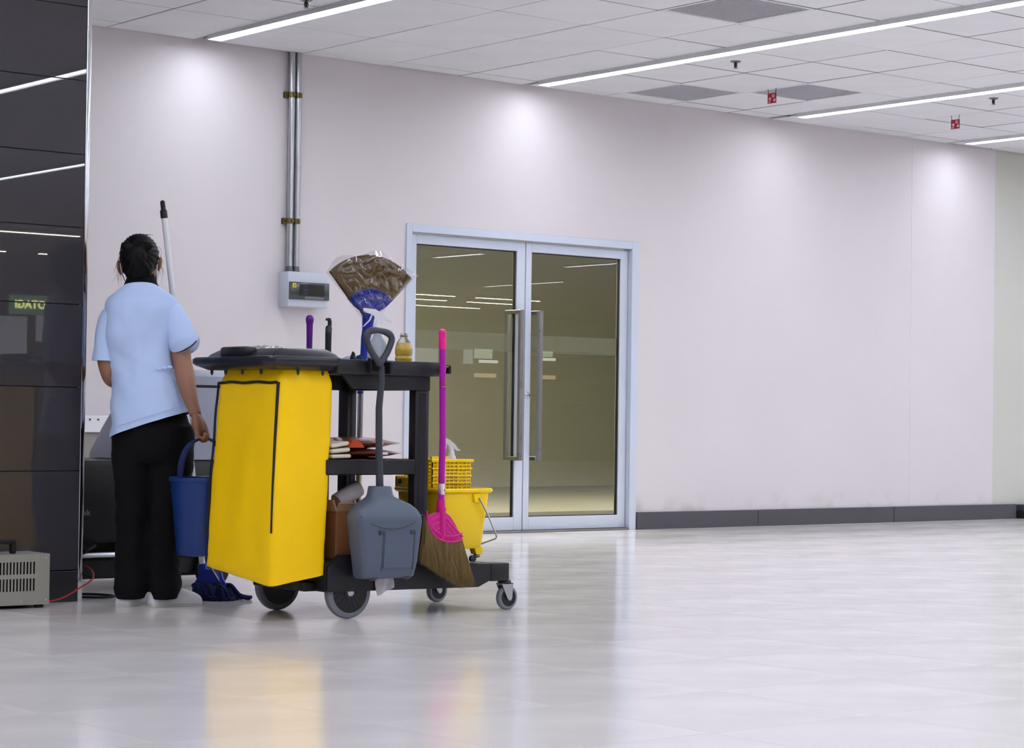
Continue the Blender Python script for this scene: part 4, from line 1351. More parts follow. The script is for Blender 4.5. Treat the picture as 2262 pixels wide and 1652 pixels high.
# spray bottle standing inside the wringer
x, y, z = 5.368, 7.04, 0.495
t = thing('spray_bottle', 'white spray bottle standing inside the yellow wringer basket', 'bottle', (x, y, z))
part('bottle_body', MB().lathe((x, y, z), [(0.034, 0), (0.036, 0.004), (0.036, 0.060), (0.026, 0.080), (0.018, 0.092)], 20), mat('white_bottle', rgb(226, 226, 228), 0.4), t)
hdm = MB().lathe((x, y, z), [(0.019, 0.090), (0.0195, 0.094), (0.0195, 0.112), (0.0165, 0.118)], 18)
e_ = MB()
e_.tube([(0, 0, 0.112), (0.0, 0, 0.140), (-0.004, 0, 0.160)], [0.0165, 0.0125, 0.013], 14)
e_.prism([(-0.036, 0.188), (-0.028, 0.192), (-0.008, 0.184), (0.014, 0.166), (0.030, 0.144), (0.038, 0.142), (0.037, 0.138), (0.024, 0.138), (0.006, 0.150), (-0.012, 0.160), (-0.030, 0.178)], 'y', -0.011, 0.011)
e_.prism([(-0.024, 0.170), (-0.016, 0.164), (-0.020, 0.146), (-0.034, 0.122), (-0.039, 0.124), (-0.028, 0.146)], 'y', -0.006, 0.006)
er = Matrix.Rotation(VA, 3, 'Z')
e_.move(lambda p: Vector((x, y, z)) + er @ p)
hdm.add(e_.v, e_.f)
part('trigger_head', hdm, WHITEP, t, 'white trigger head')

# ================================================================ PERSON
# local frame: x to the right of the view, y away from it, z up
SKIN = mat('skin', rgb(150, 106, 84), 0.55, var=0.05, vscale=14, sss=0.08)
SHIRT = mat('light_blue_shirt_cloth', rgb(190, 210, 248), 0.8, var=0.02, vscale=10, bump=0.15, bscale=500, bdist=0.0005, sheen=0.2)
TROUS = mat('black_trouser_cloth', rgb(10, 10, 13), 0.9, spec=0.25)
HAIR = mat('black_hair', rgb(5, 5, 6), 0.5, spec=0.2, var=0.2, vscale=60, bump=0.4, bscale=120, bdist=0.001)
COLLAR = mat('black_collar_cloth', rgb(9, 9, 12), 0.9, spec=0.25)
SHOE = mat('white_shoe_leather', rgb(214, 214, 218), 0.5)
SOLE = mat('shoe_sole', rgb(196, 192, 188), 0.6)
MASKB = mat('mask_blue', rgb(150, 178, 222), 0.8)
WELT = mat('white_strap', rgb(228, 226, 230), 0.7)

pers = thing('person', 'person in a light blue shirt and black trousers seen from behind, holding a blue bucket', 'person', (4.350, 7.665, 0.0), VA)
OFF[pers] = Vector((0, 0, 0))

def ering(c, rx, ry, n=40, tx=0.0, ty=0.0, p=2.2, rot=0.0):
    """ring around z at c; tx: dz per dx tilt, ty: dz per dy tilt"""
    out = []
    for k in range(n):
        a = 2 * PI * k / n
        ca, sa = math.cos(a), math.sin(a)
        q = (abs(ca) ** p + abs(sa) ** p) ** (-1 / p)
        x, y = rx * ca * q, ry * sa * q
        if rot:
            x, y = x * math.cos(rot) - y * math.sin(rot), x * math.sin(rot) + y * math.cos(rot)
        out.append(Vector((c[0] + x, c[1] + y, c[2] + tx * x + ty * y)))
    return out
def crom(pts, m=4):
    """smooth a list of number tuples (Catmull-Rom)"""
    out = []
    n = len(pts)
    for i in range(n - 1):
        p0, p1, p2, p3 = pts[max(0, i - 1)], pts[i], pts[i + 1], pts[min(n - 1, i + 2)]
        for k in range(m):
            t = k / m
            out.append(tuple(0.5 * ((2 * b) + (-a + c) * t + (2 * a - 5 * b + 4 * c - d) * t * t + (-a + 3 * b - 3 * c + d) * t ** 3) for a, b, c, d in zip(p0, p1, p2, p3)))
    out.append(pts[-1])
    return out
def limb(mb, pts, seg=20, m=5):
    """pts: (x,y,z,r) smoothed tube"""
    q = crom(pts, m)
    mb.tube([p[:3] for p in q], [p[3] for p in q], seg)

# --- body: one continuous skin surface
b = MB()
HX, HY = -0.0725, 0.02       # head centre
for c, r in (((HX, HY, 1.395), (0.072, 0.090, 0.088)), ((HX, HY + 0.030, 1.345), (0.062, 0.068, 0.068)), ((HX, HY + 0.055, 1.305), (0.038, 0.040, 0.034))):
    b.ell(c, r, 24, 16)
b.ell((HX, HY + 0.105, 1.352), (0.012, 0.022, 0.018), 10, 8)          # nose
b.ell((HX, HY + 0.090, 1.322), (0.024, 0.014, 0.010), 10, 8)          # mouth
for s in (-1, 1):
    b.ell((HX + s * 0.030, HY + 0.088, 1.378), (0.014, 0.012, 0.009), 10, 8)   # eyes' lids
    e = Matrix.Rotation(s * 0.18, 3, 'Y') @ Matrix.Rotation(s * 0.5, 3, 'Z')
    zc = 1.352 if s < 0 else 1.368
    b.ell((HX + s * 0.079, HY + 0.004, zc), (0.009, 0.019, 0.031), 12, 10, e)
    b.ell((HX + s * 0.073, HY + 0.006, zc - 0.004), (0.014, 0.010, 0.018), 10, 8)
limb(b, [(-0.066, 0.0, 1.24, 0.052), (-0.068, 0.004, 1.285, 0.046), (-0.070, 0.012, 1.33, 0.046)])
q = crom([(-0.01, 0.0, 0.62, 0.115, 0.085), (-0.01, 0, 0.75, 0.125, 0.09), (-0.045, 0, 0.88, 0.105, 0.075), (-0.06, 0, 1.0, 0.112, 0.08), (-0.066, 0, 1.12, 0.125, 0.085), (-0.068, 0, 1.19, 0.13, 0.075), (-0.068, 0, 1.235, 0.075, 0.05)], 3)
b.loft([ering((p[0], p[1], p[2]), p[3], p[4], 24) for p in q])
# right arm
limb(b, [(0.050, 0.0, 1.180, 0.038), (0.082, -0.010, 1.10, 0.041), (0.102, -0.018, 1.02, 0.040), (0.112, -0.026, 0.975, 0.038), (0.124, -0.045, 0.935, 0.0385), (0.140, -0.075, 0.88, 0.036), (0.162, -0.105, 0.82, 0.0285), (0.177, -0.122, 0.785, 0.024), (0.184, -0.130, 0.765, 0.025)], 18)
# right hand: palm and five fingers closed round the bail
HB = -0.170
b.ell((0.194, HB + 0.030, 0.728), (0.024, 0.036, 0.044), 16, 12, Matrix.Rotation(-0.20, 3, 'Y'))
for k in range(4):
    y = HB - 0.004 + 0.0195 * k
    kx, kz = 0.196 + 0.002 * k, 0.700 - 0.003 * (1.5 - abs(k - 1.5))
    L = (0.9, 1.0, 0.97, 0.8)[k]
    limb(b, [(0.192, HB + (y - HB) * 0.9 + 0.004, 0.725, 0.0095), (kx, y, kz - 0.004, 0.0100), (kx + 0.008, y, kz - 0.026 * L, 0.0092), (kx + 0.026 * L, y, kz - 0.034 * L, 0.0086), (kx + 0.036 * L, y + 0.001, kz - 0.018 * L, 0.0080), (kx + 0.032 * L, y + 0.001, kz - 0.004 * L, 0.0074)], 10, 4)
limb(b, [(0.198, HB + 0.052, 0.755, 0.0115), (0.214, HB + 0.058, 0.728, 0.0105), (0.226, HB + 0.050, 0.706, 0.0095), (0.230, HB + 0.034, 0.694, 0.0082)], 10, 4)
# left arm: elbow bent, forearm reaching forward
limb(b, [(-0.165, 0.0, 1.165, 0.038), (-0.192, -0.002, 1.08, 0.038), (-0.194, -0.006, 0.99, 0.038), (-0.184, -0.004, 0.935, 0.036), (-0.172, 0.03, 0.905, 0.036), (-0.150, 0.10, 0.905, 0.033), (-0.130, 0.17, 0.92, 0.026), (-0.125, 0.20, 0.925, 0.025)], 18)
b.ell((-0.120, 0.235, 0.930), (0.022, 0.042, 0.032), 14, 10)
for k in range(4):
    z = 0.955 - 0.018 * k
    limb(b, [(-0.118, 0.255, z, 0.0095), (-0.114, 0.290, z, 0.0092), (-0.098, 0.305, z - 0.002, 0.0085), (-0.082, 0.292, z - 0.003, 0.0078)], 10, 4)
limb(b, [(-0.112, 0.215, 0.955, 0.011), (-0.094, 0.245, 0.972, 0.0100), (-0.084, 0.268, 0.968, 0.0085)], 10, 4)
# legs under the trousers
for s, pts in ((-1, [(-0.075, 0.0, 0.66, 0.075), (-0.080, 0.0, 0.40, 0.052), (-0.083, -0.005, 0.25, 0.044), (-0.083, 0.0, 0.09, 0.032), (-0.083, 0.0, 0.05, 0.034)]),
               (1, [(0.075, 0.0, 0.66, 0.075), (0.072, 0.0, 0.40, 0.052), (0.062, -0.005, 0.25, 0.044), (0.058, 0.0, 0.09, 0.032), (0.058, 0.0, 0.05, 0.034)])):
    limb(b, pts)
part('body', remesh(b, 0.0045, 3, 0.5), SKIN, pers, world=False)

# --- trousers: two legs melted into a seat
tr2 = MB()
LN = [(-0.075, 0.004, 0.70, 0.092, 0.105), (-0.080, 0.002, 0.60, 0.088, 0.100), (-0.082, 0.0, 0.50, 0.075, 0.088), (-0.085, 0.0, 0.38, 0.064, 0.075), (-0.085, -0.002, 0.25, 0.060, 0.070), (-0.084, -0.004, 0.14, 0.062, 0.070), (-0.084, -0.006, 0.085, 0.066, 0.074), (-0.080, -0.012, 0.042, 0.058, 0.076), (-0.080, -0.012, 0.030, 0.056, 0.076)]
RN = [(0.070, 0.004, 0.72, 0.090, 0.105), (0.068, 0.002, 0.60, 0.092, 0.100), (0.066, 0.0, 0.50, 0.082, 0.088), (0.060, 0.0, 0.38, 0.070, 0.075), (0.048, -0.002, 0.25, 0.064, 0.070), (0.050, -0.004, 0.14, 0.064, 0.070), (0.056, -0.006, 0.085, 0.064, 0.074), (0.056, -0.012, 0.042, 0.056, 0.074), (0.054, -0.012, 0.030, 0.054, 0.074)]
for L in (LN, RN):
    qq = crom(L, 5)
    tr2.loft([ering(p[:3], p[3], p[4], 28) for p in qq])
qq = crom([(-0.020, 0.0, 0.84, 0.112, 0.085), (-0.014, 0.0, 0.79, 0.130, 0.100), (-0.004, -0.006, 0.71, 0.154, 0.116), (0.0, -0.006, 0.64, 0.155, 0.118), (0.0, -0.004, 0.575, 0.14, 0.10)], 4)
tr2.loft([ering(p[:3], p[3], p[4], 32) for p in qq])
me = remesh(tr2, 0.008, 5, 0.6)
for v in me.vertices:
    p = v.co
    w = max(0.25, 1 - p.z / 0.9)
    d = noise.noise(Vector((p.x * 8, p.y * 8, p.z * 16))) * 0.006 + noise.noise(Vector((p.x * 16 + 4, p.y * 16, p.z * 34 + p.x * 20))) * 0.0035
    cx = -0.083 if p.x < -0.014 else 0.06
    dr_ = Vector((p.x - cx, p.y, 0))
    if dr_.length > 1e-4 and p.z < 0.75:
        v.co = p + dr_.normalized() * d
part('trousers', me, TROUS, pers, 'black trousers', world=False)

# --- shirt: torso shell open at the hem, two sleeves
def shell(rings, th):
    """outer rings top to bottom, returns MB with an inner wall at the open (last) end"""
    mb = MB()
    inner = []
    for r in rings[::-1]:
        c = sum(r, Vector()) / len(r)
        inner.append([c + (p - c) * (1 - th / max(1e-3, (p - c).length)) for p in r])
    mb.loft(rings + inner[:max(2, len(inner) - 3)], True, False)
    return mb
T = [(-0.062, 0.0, 1.266, 0.074, 0.064, 0.05, -0.36), (-0.062, 0.0, 1.262, 0.080, 0.068, 0.05, -0.34), (-0.061, 0.0, 1.248, 0.105, 0.078, 0.05, -0.25), (-0.060, 0.0, 1.226, 0.136, 0.090, 0.05, -0.15), (-0.060, 0.0, 1.192, 0.150, 0.098, 0.05, -0.05),
     (-0.062, 0.0, 1.13, 0.144, 0.104, 0.02, -0.05), (-0.063, 0.0, 1.05, 0.136, 0.102, 0.02, -0.05), (-0.056, 0.0, 0.976, 0.131, 0.098, 0.04, -0.05), (-0.042, -0.002, 0.89, 0.130, 0.100, 0.08, -0.05), (-0.018, -0.004, 0.80, 0.152, 0.114, 0.22, -0.05), (-0.010, -0.006, 0.74, 0.163, 0.126, 0.32, -0.05), (-0.009, -0.006, 0.722, 0.165, 0.129, 0.335, -0.05)]
qq = crom(T, 5)
sh_ = shell([ering(p[:3], p[3], p[4], 72, p[5], p[6], 2.3) for p in qq], 0.004)
def shirt_wr(p):
    a = noise.noise(Vector((p.x * 7, p.y * 7, p.z * 7))) * 0.010
    f = noise.noise(Vector((p.x * 9 + p.z * 14, p.y * 9, p.z * 10 - p.x * 16))) * 0.009
    wz = math.exp(-((p.z - 0.93) / 0.07) ** 2)
    f2 = math.sin(p.z * 150 + p.x * 45 + 3 * noise.noise(p * 9)) * 0.0032 * wz
    c = Vector((-0.05 + 0.03 * (1 - min(1, p.z / 1.0)), 0, p.z))
    d = (p - c)
    d.z = 0
    d = d.normalized() if d.length > 1e-4 else Vector()
    k = 0.25 if p.z > 1.22 else 1.0
    # seams running down the back
    sm_ = -0.0016 * math.exp(-((p.x + 0.118 + 0.02 * (p.z - 0.8)) / 0.004) ** 2) - 0.0014 * math.exp(-((p.x - 0.010) / 0.004) ** 2) if p.y < 0 else 0
    return p + d * ((a + f + f2) * k + sm_)
sh_.move(shirt_wr)
slR = crom([(-0.005, 0.0, 1.178, 0.040), (0.035, 0.0, 1.178, 0.051), (0.062, -0.003, 1.160, 0.056), (0.084, -0.008, 1.120, 0.057), (0.101, -0.014, 1.085, 0.059), (0.114, -0.018, 1.058, 0.064), (0.1155, -0.018, 1.055, 0.0645)], 6)
slL = crom([(-0.120, 0.0, 1.160, 0.040), (-0.155, 0.0, 1.162, 0.047), (-0.178, -0.002, 1.140, 0.050), (-0.192, -0.004, 1.08, 0.049), (-0.197, -0.006, 1.02, 0.049), (-0.199, -0.006, 0.985, 0.0505), (-0.1993, -0.006, 0.976, 0.051)], 6)
for sl in (slR, slL):
    tb = MB().tube([p[:3] for p in sl], [p[3] for p in sl], 40, cap=False)
    rs = [[Vector(tb.v[i * 40 + k]) for k in range(40)] for i in range(len(sl))]
    sm2 = shell(rs, 0.004)
    sm2.move(lambda p: p + Vector((noise.noise(p * 15), noise.noise(p * 15 + Vector((5, 0, 0))), 0)) * 0.0035)
    sh_.add(sm2.v, sm2.f)
so = part('shirt', sh_, SHIRT, pers, 'light blue short sleeved shirt', ang=60, world=False)
hm = MB()
hm.tube([(p.x * 1.0, p.y * 1.012, p.z + 0.022) for p in [shirt_wr(v) for v in ering((-0.009, -0.006, 0.726), 0.165, 0.128, 72, 0.335, -0.05, 2.4)] if p.y < 0.05], 0.0012, 6)
part('hem_stitch', hm, SHIRT, so, world=False)
tb_ = MB()
for k, (x_, z_) in enumerate(((0.030, 0.944), (0.050, 0.950), (0.070, 0.953))):
    tb_.ell((x_, -0.094 + 0.012 * k, z_), (0.014, 0.004, 0.008), 10, 6)
part('waist_tab', remesh(tb_, 0.003, 2, 0.5), SHIRT, so, world=False)
# --- collar
cq = crom([(-0.064, 0.004, 1.322, 0.0525, 0.052, 0.06), (-0.064, 0.002, 1.305, 0.057, 0.056, 0.06), (-0.063, 0.0, 1.285, 0.066, 0.060, 0.05), (-0.062, 0.0, 1.262, 0.0765, 0.064, 0.05)], 4)
rings = [ering(p[:3], p[3], p[4], 40, p[5], -0.06) for p in cq]
part('collar', shell(rings, 0.003), COLLAR, pers, 'black collar', world=False)
# --- hair: swept back and folded up
hb = MB()
hb.ell((HX, HY - 0.012, 1.398), (0.0785, 0.094, 0.090), 28, 18)
hb.ell((HX + 0.002, HY - 0.050, 1.352), (0.062, 0.052, 0.062), 24, 14)
hb.ell((HX + 0.006, HY - 0.036, 1.322), (0.050, 0.036, 0.030), 20, 12)
hb.ell((HX - 0.034, HY - 0.088, 1.428), (0.030, 0.020, 0.020), 16, 10, Matrix.Rotation(0.3, 3, 'Y'))
hb.ell((HX + 0.036, HY - 0.086, 1.430), (0.034, 0.020, 0.021), 16, 10, Matrix.Rotation(-0.2, 3, 'Y'))
hb.ell((HX + 0.004, HY - 0.098, 1.385), (0.040, 0.020, 0.050), 16, 10)
hme = remesh(hb, 0.005, 3, 0.5)
for v in hme.vertices:
    p = v.co
    a = math.atan2(p.x - HX, p.z - 1.43)
    v.co = p + (p - Vector((HX, HY, 1.39))).normalized() * 0.0016 * math.sin(a * 26 + 3 * noise.noise(p * 20))
ho = part('hair', hme, HAIR, pers, 'black hair folded up at the back of the head', world=False)
sw = MB()
rnd = random.Random(11)
for k in range(34):
    s = -1 if k % 3 else 1
    z0 = rnd.uniform(1.33, 1.44)
    p = Vector((HX + s * 0.074, HY + rnd.uniform(-0.03, 0.01), z0))
    pts = [p]
    d = Vector((s * rnd.uniform(0.1, 0.7), rnd.uniform(-0.2, 0.2), -1)).normalized()
    for q in range(4):
        pts.append(pts[-1] + d * rnd.uniform(0.010, 0.022))
        d = (d + Vector((rnd.uniform(-.3, .3) - s * .1, 0, -0.1))).normalized()
    sw.tube(pts, [0.0005, 0.0005, 0.0004, 0.0003, 0.0002], 4)
for k in range(8):
    p = Vector((HX + rnd.uniform(-0.02, 0.03), HY - 0.02, 1.478))
    sw.tube([p, p + Vector((rnd.uniform(-.01, .02), 0, 0.007)), p + Vector((rnd.uniform(0, .03), 0, 0.004))], 0.0005, 4)
part('loose_strands', sw, HAIR, ho, world=False, kind='stuff')
# --- face mask seen at both cheeks
mk = MB()
vs, fs = [], []
for j in range(9):
    for k in range(17):
        a = -1.5 + 3.0 * k / 16
        z = 1.268 + 0.062 * j / 8 + 0.02 * (1 - abs(a) / 1.5)
        rr = 0.060 + 0.012 * math.cos(a)
        vs.append((HX + math.sin(a) * rr * 1.0, HY + 0.040 + math.cos(a) * 0.075, z))
for j in range(8):
    for k in range(16):
        a = j * 17 + k
        fs.append((a, a + 1, a + 18, a + 17))
mk.add(vs, fs)
mo = part('face_mask', mk, MASKB, pers, 'pale blue face mask', world=False)
ep = MB()
for s in (-1, 1):
    zc = 1.352 if s < 0 else 1.368
    ep.tube([(HX + s * 0.064, HY + 0.035, 1.30), (HX + s * 0.068, HY + 0.008, 1.318), (HX + s * 0.072, HY - 0.012, zc - 0.008), (HX + s * 0.075, HY - 0.010, zc + 0.012), (HX + s * 0.076, HY + 0.012, zc + 0.020)], 0.0028, 6)
part('ear_loop', ep, WELT, mo, world=False)
# --- shoes
def shoe(cx, cy, ang, L=0.225):
    rs, so_ = [], []
    prof = [(-0.5, 0.018, 0.036), (-0.47, 0.030, 0.058), (-0.36, 0.035, 0.066), (-0.15, 0.036, 0.072), (0.05, 0.040, 0.072), (0.22, 0.045, 0.064), (0.36, 0.043, 0.053), (0.46, 0.032, 0.040), (0.50, 0.015, 0.026)]
    e = Matrix.Rotation(ang, 3, 'Z')
    up, lo = MB(), MB()
    for u, w, h in crom(prof, 4):
        ring = []
        for k in range(20):
            a = PI * k / 19
            ring.append(Vector((math.cos(a) * w, u * L, 0.012 + (math.sin(a) ** 0.8) * (h - 0.012))))
        rs.append([Vector((cx, cy, 0)) + e @ p for p in ring])
        so_.append([Vector((cx, cy, 0)) + e @ Vector((x_, u * L, z_)) for x_, z_ in ((w * 1.03, 0.0005), (w * 1.04, 0.013), (-w * 1.04, 0.013), (-w * 1.03, 0.0005))])
    up.loft(rs)
    lo.loft(so_)
    o = part('shoe', up, SHOE, pers, 'white slip-on shoe', world=False)
    part('sole', lo, SOLE, o, world=False)
shoe(-0.078, 0.045, -0.25)
shoe(0.092, 0.018, -1.0)

# ================================================================ BUCKET IN HER HAND
def loc2w(x, y, z):
    c, s = math.cos(VA), math.sin(VA)
    return Vector((4.350 + c * x - s * y, 7.665 + s * x + c * y, z))
bc = loc2w(0.222, -0.155, 0.215)
t = thing('bucket', 'blue plastic bucket hanging from the hand of the person', 'bucket', bc)
prof = [(0.0, 0.0), (0.088, 0.0), (0.096, 0.004), (0.100, 0.012), (0.127, 0.288), (0.132, 0.289), (0.134, 0.294), (0.134, 0.302), (0.131, 0.306), (0.125, 0.305), (0.098, 0.016), (0.0, 0.012)]
part('bucket_body', MB().lathe(bc, prof, 48, cap=False), mat('dark_blue_plastic', rgb(12, 48, 112), 0.38), t)
hb_ = MB()
ha = VA + 0.95
u = Vector((math.cos(ha), math.sin(ha), 0))
pts = []
for k in range(21):
    a = PI * k / 20
    r = 0.129 * math.cos(a)
    hgt = 0.295 + 0.163 * (math.sin(a) ** 0.75)
    pts.append(bc + u * r + Vector((0, 0, hgt)))
vv = u.cross(Vector((0, 0, 1)))
rings = []
for i, p in enumerate(pts):
    tt = (pts[min(20, i + 1)] - pts[max(0, i - 1)]).normalized()
    nn = tt.cross(vv)
    w_ = 0.014 if abs(i - 10) > 3 else 0.008
    rings.append([p + vv * w_ + nn * 0.004, p - vv * w_ + nn * 0.004, p - vv * w_ - nn * 0.004, p + vv * w_ - nn * 0.004])
hb_.loft(rings)
part('bail_handle', hb_, mat('navy_plastic', rgb(12, 26, 74), 0.4), t, 'flat navy blue handle')

# ================================================================ MOP BEHIND HER
A_, B_ = Vector((4.500, 7.875, 1.575)), Vector((4.690, 7.840, 0.128))
t = thing('mop', 'blue string mop with a white pole leaning up behind the person', 'mop', (4.70, 7.83, 0))
part('pole', MB().tube([B_, A_], 0.0125, 14), WHITEP, t, 'white pole')
d = (A_ - B_).normalized()
part('pole_grip', MB().tube([A_ - d * 0.002, A_, A_ + d * 0.030, A_ + d * 0.034, A_ + d * 0.066, A_ + d * 0.072], [0.0135, 0.0150, 0.0145, 0.0105, 0.010, 0.005], 14), BLACK, t, 'black end grip')
MOPB = mat('mop_blue_plastic', rgb(14, 44, 150), 0.4)
mx, my = 4.705, 7.83
part('socket', MB().tube([B_ + d * 0.02, B_, B_ - d * 0.02], [0.018, 0.019, 0.020], 14), MOPB, t)
cl_ = MB()
uu = Vector((0.778, -0.628, 0))
ww = Vector((0.628, 0.778, 0))
def mp(a, c, z):
    return Vector((mx, my, 0)) + uu * a + ww * c + Vector((0, 0, z))
o2 = [(-0.022, 0.125), (0.022, 0.125), (0.048, 0.085), (0.080, 0.048), (-0.060, 0.050), (-0.040, 0.085)]
for c0, c1 in ((-0.018, 0.018),):
    vs = [mp(a, c0, z) for a, z in o2] + [mp(a, c1, z) for a, z in o2]
    n = len(o2)
    cl_.add(vs, [tuple(range(n)), tuple(range(n, 2 * n))] + [(i, (i + 1) % n, n + (i + 1) % n, n + i) for i in range(n)])
co = part('clamp', cl_, MOPB, t)
lv = MB().tube([mp(0.055, -0.005, 0.112), mp(0.062, -0.012, 0.085), mp(0.078, -0.014, 0.060)], [0.008, 0.010, 0.007], 8)
part('clamp_lever', lv, mat('mop_blue_bright', rgb(30, 70, 190), 0.35), co)
yn = MB()
rnd = random.Random(5)
for k in range(150):
    a0 = rnd.uniform(-0.058, 0.078)
    c0 = rnd.uniform(-0.02, 0.02)
    ang = rnd.uniform(0, 2 * PI)
    L = rnd.uniform(0.03, 0.075)
    rt = rnd.random() ** 1.5 * 0.07
    dx, dc = math.cos(ang) * L * 0.8 + rt, math.sin(ang) * L * 0.9 - 0.01
    z1 = rnd.uniform(0.012, 0.04)
    pts = [mp(a0, c0, 0.056), mp(a0 + dx * 0.3, c0 + dc * 0.4, rnd.uniform(0.05, 0.062)), mp(a0 + dx * 0.7, c0 + dc * 0.85, z1 + 0.006), mp(a0 + dx, c0 + dc, 0.011), mp(a0 + dx * 1.12 + 0.012, c0 + dc * 0.9 + rnd.uniform(-.02, .02), 0.010)]
    yn.tube([p_[:3] for p_ in crom([tuple(q_) for q_ in pts], 3)], 0.0085, 6)
part('mop_strings', yn, mat('navy_yarn', rgb(12, 26, 76), 0.9, var=0.25, vscale=50), t, 'navy blue mop strings', kind='stuff')

# ================================================================ FLOOR SCRUBBER
SCG = mat('scrubber_grey', rgb(152, 156, 172), 0.4)
SCD = mat('scrubber_black', rgb(20, 21, 24), 0.45)
t = thing('floor_scrubber', 'grey and black walk-behind floor scrubber parked behind the person', 'scrubber', (4.85, 8.65, 0))
yA, yB = 8.36, 8.92
def sr(x0, x1, z, ins=0.0, r=0.06):
    return rring(x0, x1, yA + ins, yB - ins, z, r, 6)
hood = MB().loft([sr(4.705, 5.36, 0.566), sr(4.712, 5.36, 0.60), sr(4.765, 5.36, 0.70, 0.005), sr(4.825, 5.36, 0.80, 0.01), sr(4.858, 5.36, 0.85, 0.018), sr(4.90, 5.36, 0.885, 0.02)])
ho_ = part('tank_hood', hood, SCG, t, 'grey tank hood')
part('lid_seam', MB().loft([sr(4.912, 5.352, 0.8852, 0.026), sr(4.912, 5.352, 0.897, 0.026)]), SCD, t, 'dark seam under the lid')
part('tank_lid', MB().loft([sr(4.90, 5.36, 0.8972, 0.02), sr(4.905, 5.355, 0.935, 0.024), sr(4.93, 5.33, 0.957, 0.05), sr(4.98, 5.28, 0.966, 0.10)]), SCG, t)
lower = MB().loft([sr(4.372, 5.34, 0.21, 0.02), sr(4.36, 5.35, 0.24, 0.004), sr(4.36, 5.35, 0.54, 0.0), sr(4.372, 5.345, 0.563, 0.01)])
part('lower_tank', lower, SCD, t, 'black lower tank')
part('base_deck', MB().loft([sr(4.36, 5.15, 0.055, 0.03), sr(4.35, 5.16, 0.07, 0.0), sr(4.35, 5.16, 0.135, 0.0), sr(4.37, 5.14, 0.15, 0.02)]), SCD, t)
bp_ = MB().tube([p for p in [Vector(v) for v in rring(4.335, 5.17, yA - 0.015, yB + 0.015, 0.160, 0.07, 6)]] + [Vector(rring(4.335, 5.17, yA - 0.015, yB + 0.015, 0.160, 0.07, 6)[0])], 0.013, 8)
part('bumper_rail', bp_, ZINC, t, 'metal bumper rail')
bx_ = MB()
for x_ in (4.45, 4.62, 4.85, 5.05):
    bx_.box(x_ - 0.02, x_ + 0.02, yA + 0.06, yB - 0.06, 0.148, 0.215)
part('strut', bx_, SCD, t)
for yy, s in ((8.318, -1), (8.93, 1)):
    w = MB().lathe((5.035, yy, 0.082), [(0.055, 0.0), (0.074, 0.0), (0.082, 0.008), (0.082, 0.030), (0.074, 0.038), (0.055, 0.038)], 32, 'y', cap=False)
    w0 = part('drive_wheel', w, BLKRUB, t)
    part('wheel_rim', MB().lathe((5.035, yy, 0.082), [(0.056, 0.002), (0.050, 0.006), (0.02, 0.006), (0.016, -0.002), (0.004, -0.002)], 24, 'y'), GREYD, w0)
part('brand_lettering', text_mb('Nilfisk', 0.036, (1, 0, 0), (0, 0, 1), (4.350, yA - 0.0012, 0.330), 0.001, 0.0004), mat('grey_lettering', rgb(120, 122, 126), 0.5), t, 'grey brand lettering', ang=None)
hs = MB().tube([(4.46, 8.345, 0.20), (4.42, 8.33, 0.185), (4.40, 8.34, 0.17)], 0.008, 8)
part('hose', hs, BLKRUB, t)
hd_ = MB().tube([(5.3, 8.42, 0.9), (5.42, 8.42, 0.96), (5.46, 8.45, 0.97), (5.46, 8.83, 0.97), (5.42, 8.86, 0.96), (5.3, 8.86, 0.9)], 0.016, 10)
part('push_handle', hd_, BLACK, t)

# ================================================================ VENTED METAL BOX
t = thing('power_unit', 'beige grey metal box with vent slots in front of the pillar', 'power unit', (3.80, 7.90, 0))
bm0, bm1 = 3.56, 3.972
GB = mat('beige_grey_metal', rgb(150, 148, 140), 0.45, var=0.02)
def vent_front():
    """front sheet with real slots"""
    mb = MB()
    slots = []
    xs = [3.905 - 0.0142 * k for k in range(20)]
    zr = ((0.134, 0.182), (0.068, 0.117))
    yy = 7.80
    w = 0.0035
    edges = sorted(set([bm0, bm1] + [x for q in xs for x in (q - w, q + w)]))
    zed = [0.014, 0.068, 0.117, 0.134, 0.182, 0.212]
    for i in range(len(edges) - 1):
        for j in range(len(zed) - 1):
            xm, zm = (edges[i] + edges[i + 1]) / 2, (zed[j] + zed[j + 1]) / 2
            if any(abs(xm - q) < w for q in xs) and any(a < zm < b_ for a, b_ in zr):
                continue
            mb.box(edges[i], edges[i + 1], yy, yy + 0.002, zed[j], zed[j + 1])
    return mb
vb = vent_front()
vb.box(bm0, bm1, 7.802, 8.0 - 0.01, 0.210, 0.2121)
vb.box(bm1 - 0.002, bm1, 7.802, 7.99, 0.014, 0.210)
vb.box(bm0, bm0 + 0.002, 7.802, 7.99, 0.014, 0.210)
vb.box(bm0, bm1, 7.988, 7.99, 0.014, 0.210)
vb.box(bm0, bm1, 7.802, 7.99, 0.014, 0.016)
part('case', vb, GB, t, ang=None)
part('inner_dark', MB().box(bm0 + 0.01, bm1 - 0.02, 7.825, 7.97, 0.02, 0.20), mat('inner_black', rgb(18, 16, 16), 0.8), t, ang=None)
hl = MB()
for x_ in (3.68, 3.828):
    hl.rbox(x_, x_ + 0.020, 7.84, 7.865, 0.2125, 0.262, 0.004, 2)
hl.rbox(3.68, 3.848, 7.838, 7.867, 0.250, 0.268, 0.007, 2)
part('carry_handle', hl, BLKRUB, t, 'black carry handle')
for x_ in (3.60, 3.925):
    for y_ in (7.825, 7.96):
        part('rubber_foot', MB().rbox(x_, x_ + 0.03, y_ - 0.012, y_ + 0.012, 0.0, 0.0139, 0.003, 1), BLKRUB, t)
